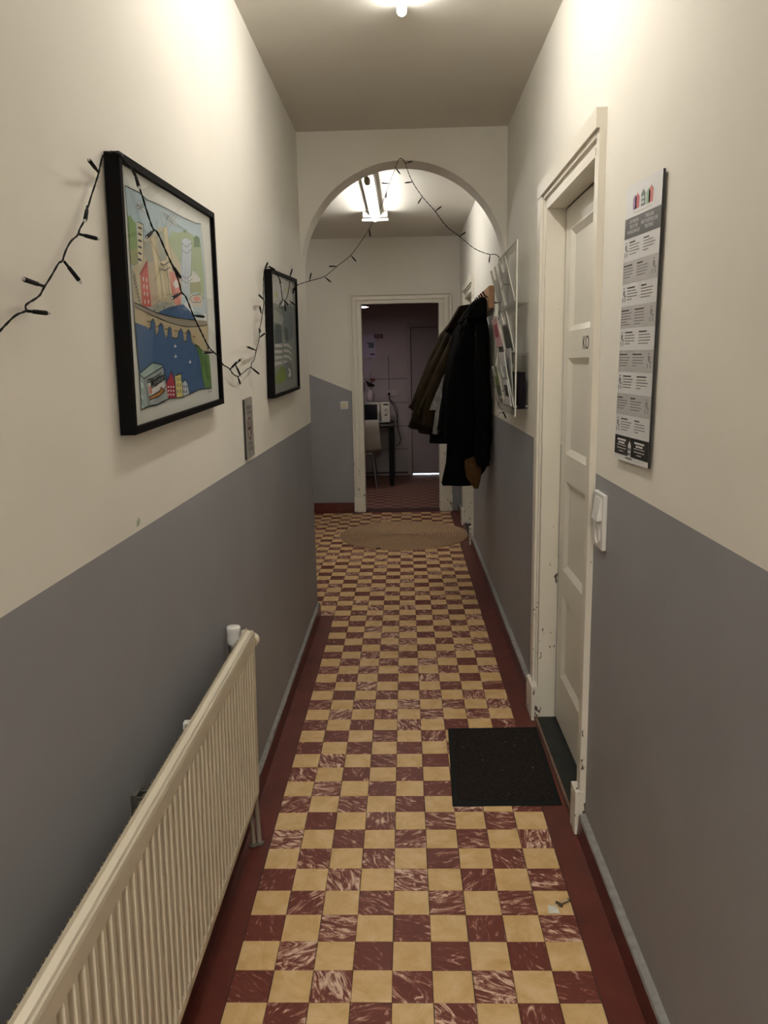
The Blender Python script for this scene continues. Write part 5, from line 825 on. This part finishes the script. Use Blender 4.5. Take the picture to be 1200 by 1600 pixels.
for j in range(NY + 1):
    for i in range(NX + 1):
        p = bil(I2, i / NX, j / NY); e = 0 if i in (0, NX) or j in (0, NY) else 1
        vs.append((p.x, p.y, .0055 + e * (.003 + rr.uniform(0, .003))))
mb.add(vs, [(j * (NX + 1) + i, j * (NX + 1) + i + 1, (j + 1) * (NX + 1) + i + 1, (j + 1) * (NX + 1) + i) for j in range(NY) for i in range(NX)], pilem); mb.build('pile', dm)
mb = MB(); crumb = mat('crumbs', (.30, .27, .22), .8)
for _ in range(16):
    p = bil(I2, rr.uniform(.05, .95), rr.uniform(.05, .95)); s_ = rr.uniform(.0006, .0016); mb.box((p.x - s_, p.y - s_, .0095), (p.x + s_, p.y + s_ * 1.6, .011), crumb)
o = mb.build('crumbs', dm); o['kind'] = 'stuff'
rg = thing('jute_rug', 'round braided jute rug on the floor before the kitchen doorway', 'rug', (.43, 5.12, 0))
jute_shade = mat('jute groove shade', (.30, .19, .11), .95, .25, 70)  # darker jute paints the shade between the braids
jute = mat('jute braid', (.52, .36, .22), .9, .25, 70, bump=.8, bscale=260, spec=.1)
mb = MB(); nr = 24; R_ = .572; rings = [[(.43, 5.12, .011)] * 1]
prof = []
for k in range(nr):
    ra, rb = R_ * k / nr, R_ * (k + 1) / nr
    prof += [(max(ra, .001), .008), (ra + (rb - ra) * .3, .0125), (ra + (rb - ra) * .7, .0125)]
prof += [(R_, .007), (R_ + .001, .0008)]
rings = []
for r, z in prof[::-1]:
    rings.append([(.43 + r * math.cos(2 * pi * i / 96) * (1 + .006 * math.sin(5 * 2 * pi * i / 96)), 5.12 + r * math.sin(2 * pi * i / 96), z) for i in range(96)])
for q0, q1 in zip(range(len(rings) - 1), range(1, len(rings))): mb.loft([rings[q0], rings[q1]], jute_shade if (len(rings) - 2 - q1) % 3 == 0 or q1 % 3 == 2 else jute, cap=(False, False))
mb.build('braid', rg)
mb = MB(); mb.tube([(.20, 4.60, .006), (.215, 4.585, .012), (.235, 4.59, .008), (.24, 4.60, .006)], .006, mat('rug end', (.05, .04, .025), .9)); lab(mb.build('loose_end', rg), 'dark frayed end')
sc = thing('paper_scrap', 'torn white paper scrap on an ochre tile in the right foreground', 'scrap', (.845, .32, 0))
mb = MB(); sp = mat('scrap paper', (.72, .72, .64), .7); mb.add([(.833, .336, .002), (.829, .305, .001), (.858, .301, .004), (.857, .312, .008), (.854, .332, .003)], [(4, 3, 2, 1, 0)], sp); mb.add([(.833, .336, .0012), (.829, .305, .0002), (.858, .301, .003), (.857, .312, .007), (.854, .332, .0022)], [(0, 1, 2, 3, 4)], sp); pp = mb.build('paper', sc)
mb = MB(); mb.add([(.838, .315, .0028), (.852, .318, .0052), (.851, .323, .005), (.838, .32, .003)], [(0, 1, 2, 3)], mat('scrap print', (.2, .24, .2), .7)); mb.build('print', pp)
sc = thing('leaf_scrap', 'dry leaf bit with a dark stalk lying beside the torn paper scrap', 'scrap', (.875, .345, 0))
mb = MB(); mb.add([(.868, .349, .003), (.876, .341, .001), (.892, .350, .004), (.885, .361, .007)], [(3, 2, 1, 0), (0, 1, 2, 3)], mat('dry leaf', (.50, .36, .20), .8)); mb.build('leaf', sc)
mb = MB(); dkb = mat('dark stalk', (.09, .07, .05), .8); mb.tube([(.893, .362, .002), (.900, .353, .003), (.885, .345, .003), (.871, .337, .003), (.862, .331, .002)], .0018, dkb, 6); mb.tube([(.858, .346, .003), (.866, .335, .005), (.871, .328, .002)], .004, dkb, 6); mb.build('stalk', sc)

# ---------------------------------------------------------------- kitchen things
tb = thing('dining_table', 'black table under the microwave in the dim kitchen', 'table', (-.25, 8.36, 0))
dkt = mat('table black', (.006, .006, .006), .45, spec=.15)
B((-.85, 7.93, .725), (.31, 8.80, .752), dkt, .003).build('tabletop', tb)
for lx, ly in ((.275, 7.965), (-.815, 7.965), (.275, 8.765), (-.815, 8.765)): B((lx - .028, ly - .028, 0), (lx + .028, ly + .028, .725), dkt, .003).build('leg', tb)
mw = thing('microwave', 'steel microwave oven with dark door on the black table', 'microwave', (.02, 8.5, .752))
mx0, mx1, my0 = -.24, .262, 8.28
B((mx0, my0 + .02, .765), (mx1, my0 + .38, 1.02), steel, .006).build('case', mw)
mb = MB(); mb.box((mx0, my0, .770), (.125, my0 + .02, .805), steel, .003); mb.box((mx0, my0, .995), (.125, my0 + .02, 1.025), steel, .003); mb.box((mx0, my0, .805), (mx0 + .03, my0 + .02, .995), steel); mb.box((.10, my0, .805), (.125, my0 + .02, .995), steel)
dr = mb.build('door', mw); B((mx0 + .03, my0 + .004, .805), (.10, my0 + .02, .995), mat('oven glass', (.008, .008, .009), .15)).build('window', dr)
MB().tube([(.137, my0 + .005, .80), (.137, my0 - .02, .82), (.137, my0 - .02, .98), (.137, my0 + .005, 1.0)], .008, steel).build('handle', dr)
mb = MB(); mb.box((.15, my0, .770), (mx1, my0 + .02, 1.025), steel, .003); cp = mb.build('control_panel', mw)
B((.175, my0 - .003, .985), (.24, my0 + .002, 1.005), black_p).build('display', cp)
for zq in (.93, .87): mb = MB(); mb.lathe((.208, my0, zq), [(.001, -.012), (.016, -.012), (.018, .001), (.001, .001)], chrome, axis=1, n=16); mb.build('knob', cp)
for lx in (mx0 + .05, mx1 - .05):
    for ly in (my0 + .05, my0 + .33): B((lx - .015, ly - .015, .752), (lx + .015, ly + .015, .766), black_p).build('foot', mw)
ch = thing('shell_chair', 'white shell chair with thin metal legs tucked at the black kitchen table', 'chair', (-.07, 7.85, 0))
shm = mat('chair shell', (.44, .41, .34), .4); ccx = -.075
mb = MB(); R = []
prof = [(7.665, .835, .200), (7.655, .80, .212), (7.675, .70, .217), (7.695, .58, .222), (7.72, .50, .226), (7.76, .455, .23), (7.85, .44, .232), (8.0, .445, .23), (8.10, .455, .22), (8.14, .445, .205)]
nn = 16
for s_ in (0, 1):
    rows = []
    for y, z, hw in prof:
        row = []
        for i in range(nn + 1):
            f = -1 + 2 * i / nn; lift = .025 * f * f
            y_, z_ = (y + lift, z) if z > .5 else (y, z + lift)
            row.append((ccx + hw * f, y_ + (.006 if s_ else 0), z_ + (.006 if s_ else 0)))
        rows.append(row)
    R.append(rows)
for s_, rows in enumerate(R):
    n_ = nn + 1; V = [p for r in rows for p in r]; F = [(k * n_ + i, k * n_ + i + 1, (k + 1) * n_ + i + 1, (k + 1) * n_ + i) for k in range(len(rows) - 1) for i in range(nn)]
    mb.add(V, F if s_ else [f[::-1] for f in F], shm, True)
mb.build('shell', ch)
for sx_, sy_ in ((-1, 0), (1, 0), (-1, 1), (1, 1)):
    MB().tube([(ccx + sx_ * .12, 7.76 if not sy_ else 8.0, .44), (ccx + sx_ * .13, 7.74 if not sy_ else 8.05, .40), (ccx + sx_ * .17, 7.69 if not sy_ else 8.22, .0)], .009, mat('chair leg grey', (.20, .19, .18), .5, metal=.5)).build('leg', ch)
mb = MB(); mb.tube([(ccx - .13, 7.8, .425), (ccx + .13, 7.8, .425)], .007, chrome); mb.tube([(ccx - .13, 8.0, .425), (ccx + .13, 8.0, .425)], .007, chrome); mb.build('seat_frame', ch)
vs_ = thing('vase', 'pale rounded vase standing on the microwave', 'vase', (.008, 8.47, 1.025))
mb = MB(); mb.lathe((.008, 8.47, 0), [(.001, 1.0205), (.030, 1.0205), (.046, 1.05), (.055, 1.085), (.050, 1.125), (.034, 1.155), (.022, 1.17), (.024, 1.18), (.018, 1.178), (.018, 1.16), (.001, 1.15)], mat('vase glaze', (.42, .37, .36), .35), n=28); mb.build('body', vs_)
fw_ = thing('rose', 'pink rose with dark leaves standing in the vase', 'flower', (.02, 8.47, 1.16))
mb = MB(); mb.tube([(.008, 8.47, 1.156), (.018, 8.465, 1.24), (.040, 8.46, 1.30)], .003, mat('rose stem', (.03, .05, .02), .7), 6); mb.build('stem', fw_)
mb = MB(); rp = mat('rose petal', (.50, .20, .17), .7, .25, 60)
for k in range(14):
    a = 2.4 * k; r = .006 + .0026 * k; c0 = Vector((.042 + r * .6 * math.cos(a), 8.46 + r * .6 * math.sin(a), 1.315 - .0012 * k)); u = Vector((-math.sin(a), math.cos(a), 0)); v = Vector((math.cos(a) * .5, math.sin(a) * .5, 1)).normalized()
    s_ = .015 + .0012 * k; V = [c0 + u * s_ * math.cos(t) + v * s_ * (math.sin(t) * .9) + Vector((math.cos(a), math.sin(a), 0)) * .006 * math.cos(2 * t) for t in [2 * pi * i / 8 for i in range(8)]]
    mb.add(V, [tuple(range(8)), tuple(range(7, -1, -1))], rp, True)
mb.build('bloom', fw_)
for k, (tip, wd_) in enumerate((((-.055, 8.45, 1.30), .022), ((-.035, 8.44, 1.245), .024), ((.075, 8.44, 1.235), .024), ((.012, 8.43, 1.275), .022), ((.05, 8.43, 1.255), .02))):
    b0 = Vector((.016, 8.466, 1.215)); t_ = Vector(tip); m_ = (b0 + t_) / 2 + Vector((0, -.01, .01)); s_ = (t_ - b0).cross(Vector((0, 1, 0))).normalized() * wd_
    MB().add([b0, m_ - s_, t_, m_ + s_, m_ + Vector((0, -.006, 0))], [(0, 1, 4), (1, 2, 4), (2, 3, 4), (3, 0, 4), (4, 1, 0), (4, 2, 1), (4, 3, 2), (4, 0, 3)], mat('rose leaf', (.012, .02, .01), .6)).build('leaf', fw_)
gl = thing('drinking_glass', 'empty stemmed glass with bright rim left of the vase', 'glass', (-.085, 8.47, 1.025))
mb = MB(); mb.lathe((-.085, 8.47, 0), [(.001, 1.0205), (.028, 1.0205), (.028, 1.024), (.004, 1.03), (.004, 1.13), (.026, 1.16), (.032, 1.21), (.027, 1.27), (.025, 1.27), (.030, 1.21), (.024, 1.163), (.001, 1.14)], glass_mat('wine glass', (.85, .85, .85), 1.0, haze=.12), n=24); mb.build('bowl', gl)
# wall papers
def sheet(name, label, cat, x0_, x1_, z0_, z1_, m, bits=(), y=YK - .011):
    t = thing(name, label, cat, ((x0_ + x1_) / 2, y, z0_)); B((x0_, y, z0_), (x1_, y + .0095, z1_), m).build('paper', t)
    mb = MB()
    for a, b, c_, d, mm in bits: mb.add([(a, y - .0006, c_), (b, y - .0006, c_), (b, y - .0006, d), (a, y - .0006, d)], [(0, 1, 2, 3)], mm)
    if bits: mb.build('print', t)
    return t
pp_ = mat('calendar paper', (.50, .46, .60), .7); sh_ = mat('sheet paper', (.46, .40, .46), .7); bl = mat('dark print', (.05, .05, .06), .7); gp = mat('picture print', (.12, .15, .17), .7)
sheet('calendar', 'pale sheet with a small picture pinned to the kitchen back wall', 'calendar', -.24, .072, 1.588, 1.882, pp_, [(-.02, .052, 1.715, 1.785, gp), (-.036, -.012, 1.765, 1.785, gp), (.0, .056, 1.622, 1.642, bl)])
sheet('notice_sheet', 'smaller plain sheet below the calendar in the kitchen', 'paper', -.22, .004, 1.395, 1.562, sh_, [(-.2, -.1, 1.46, 1.48, bl)])
o = thing('label_strip', 'dark red label strip at the top right corner of the calendar', 'label', (.12, YK, 1.85)); B((.055, YK - .014, 1.842), (.172, YK, 1.892), mat('strip maroon', (.10, .035, .045), .6), .002).build('strip', o)
B((.068, YK - .0148, 1.852), (.16, YK - .0135, 1.882), mat('strip print', (.22, .14, .15), .6)).build('print', o)
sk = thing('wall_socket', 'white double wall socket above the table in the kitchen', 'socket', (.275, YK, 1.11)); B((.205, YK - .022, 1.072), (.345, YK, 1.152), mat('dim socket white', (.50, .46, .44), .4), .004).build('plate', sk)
for q in (.24, .31): mb = MB(); mb.lathe((q, YK - .0225, 1.112), [(.024, -.001), (.024, .001), (.02, .001), (.02, .006), (.001, .006)], mat('dim socket white', (.5, .46, .44), .4), axis=1, n=20, cap=(False, True)); mb.build('socket', sk)
pc = thing('power_cable', 'black cable plugged into the kitchen wall socket and drooping beside the table', 'cable', (.24, YK - .03, 1.11))
mb = MB(); mb.lathe((.24, 0, 1.105), [(.001, 8.835), (.014, 8.84), (.019, 8.872), (.019, 8.8765), (.001, 8.8765)], black_p, axis=1, n=14); mb.build('plug', pc)
mb = MB(); mb.tube(smooth_path([(.24, 8.845, 1.10), (.25, 8.84, 1.04), (.285, 8.84, .97), (.33, 8.84, .88), (.35, 8.84, .78), (.345, 8.84, .66), (.37, 8.845, .58), (.39, 8.845, .50), (.37, 8.85, .43), (.33, 8.85, .41)], 2), .005, black_p, 6)
mb.tube(smooth_path([(.255, 8.84, 1.03), (.30, 8.85, .99), (.345, 8.85, .92), (.355, 8.85, .82), (.34, 8.85, .72)], 2), .004, black_p, 6); mb.build('cord', pc)
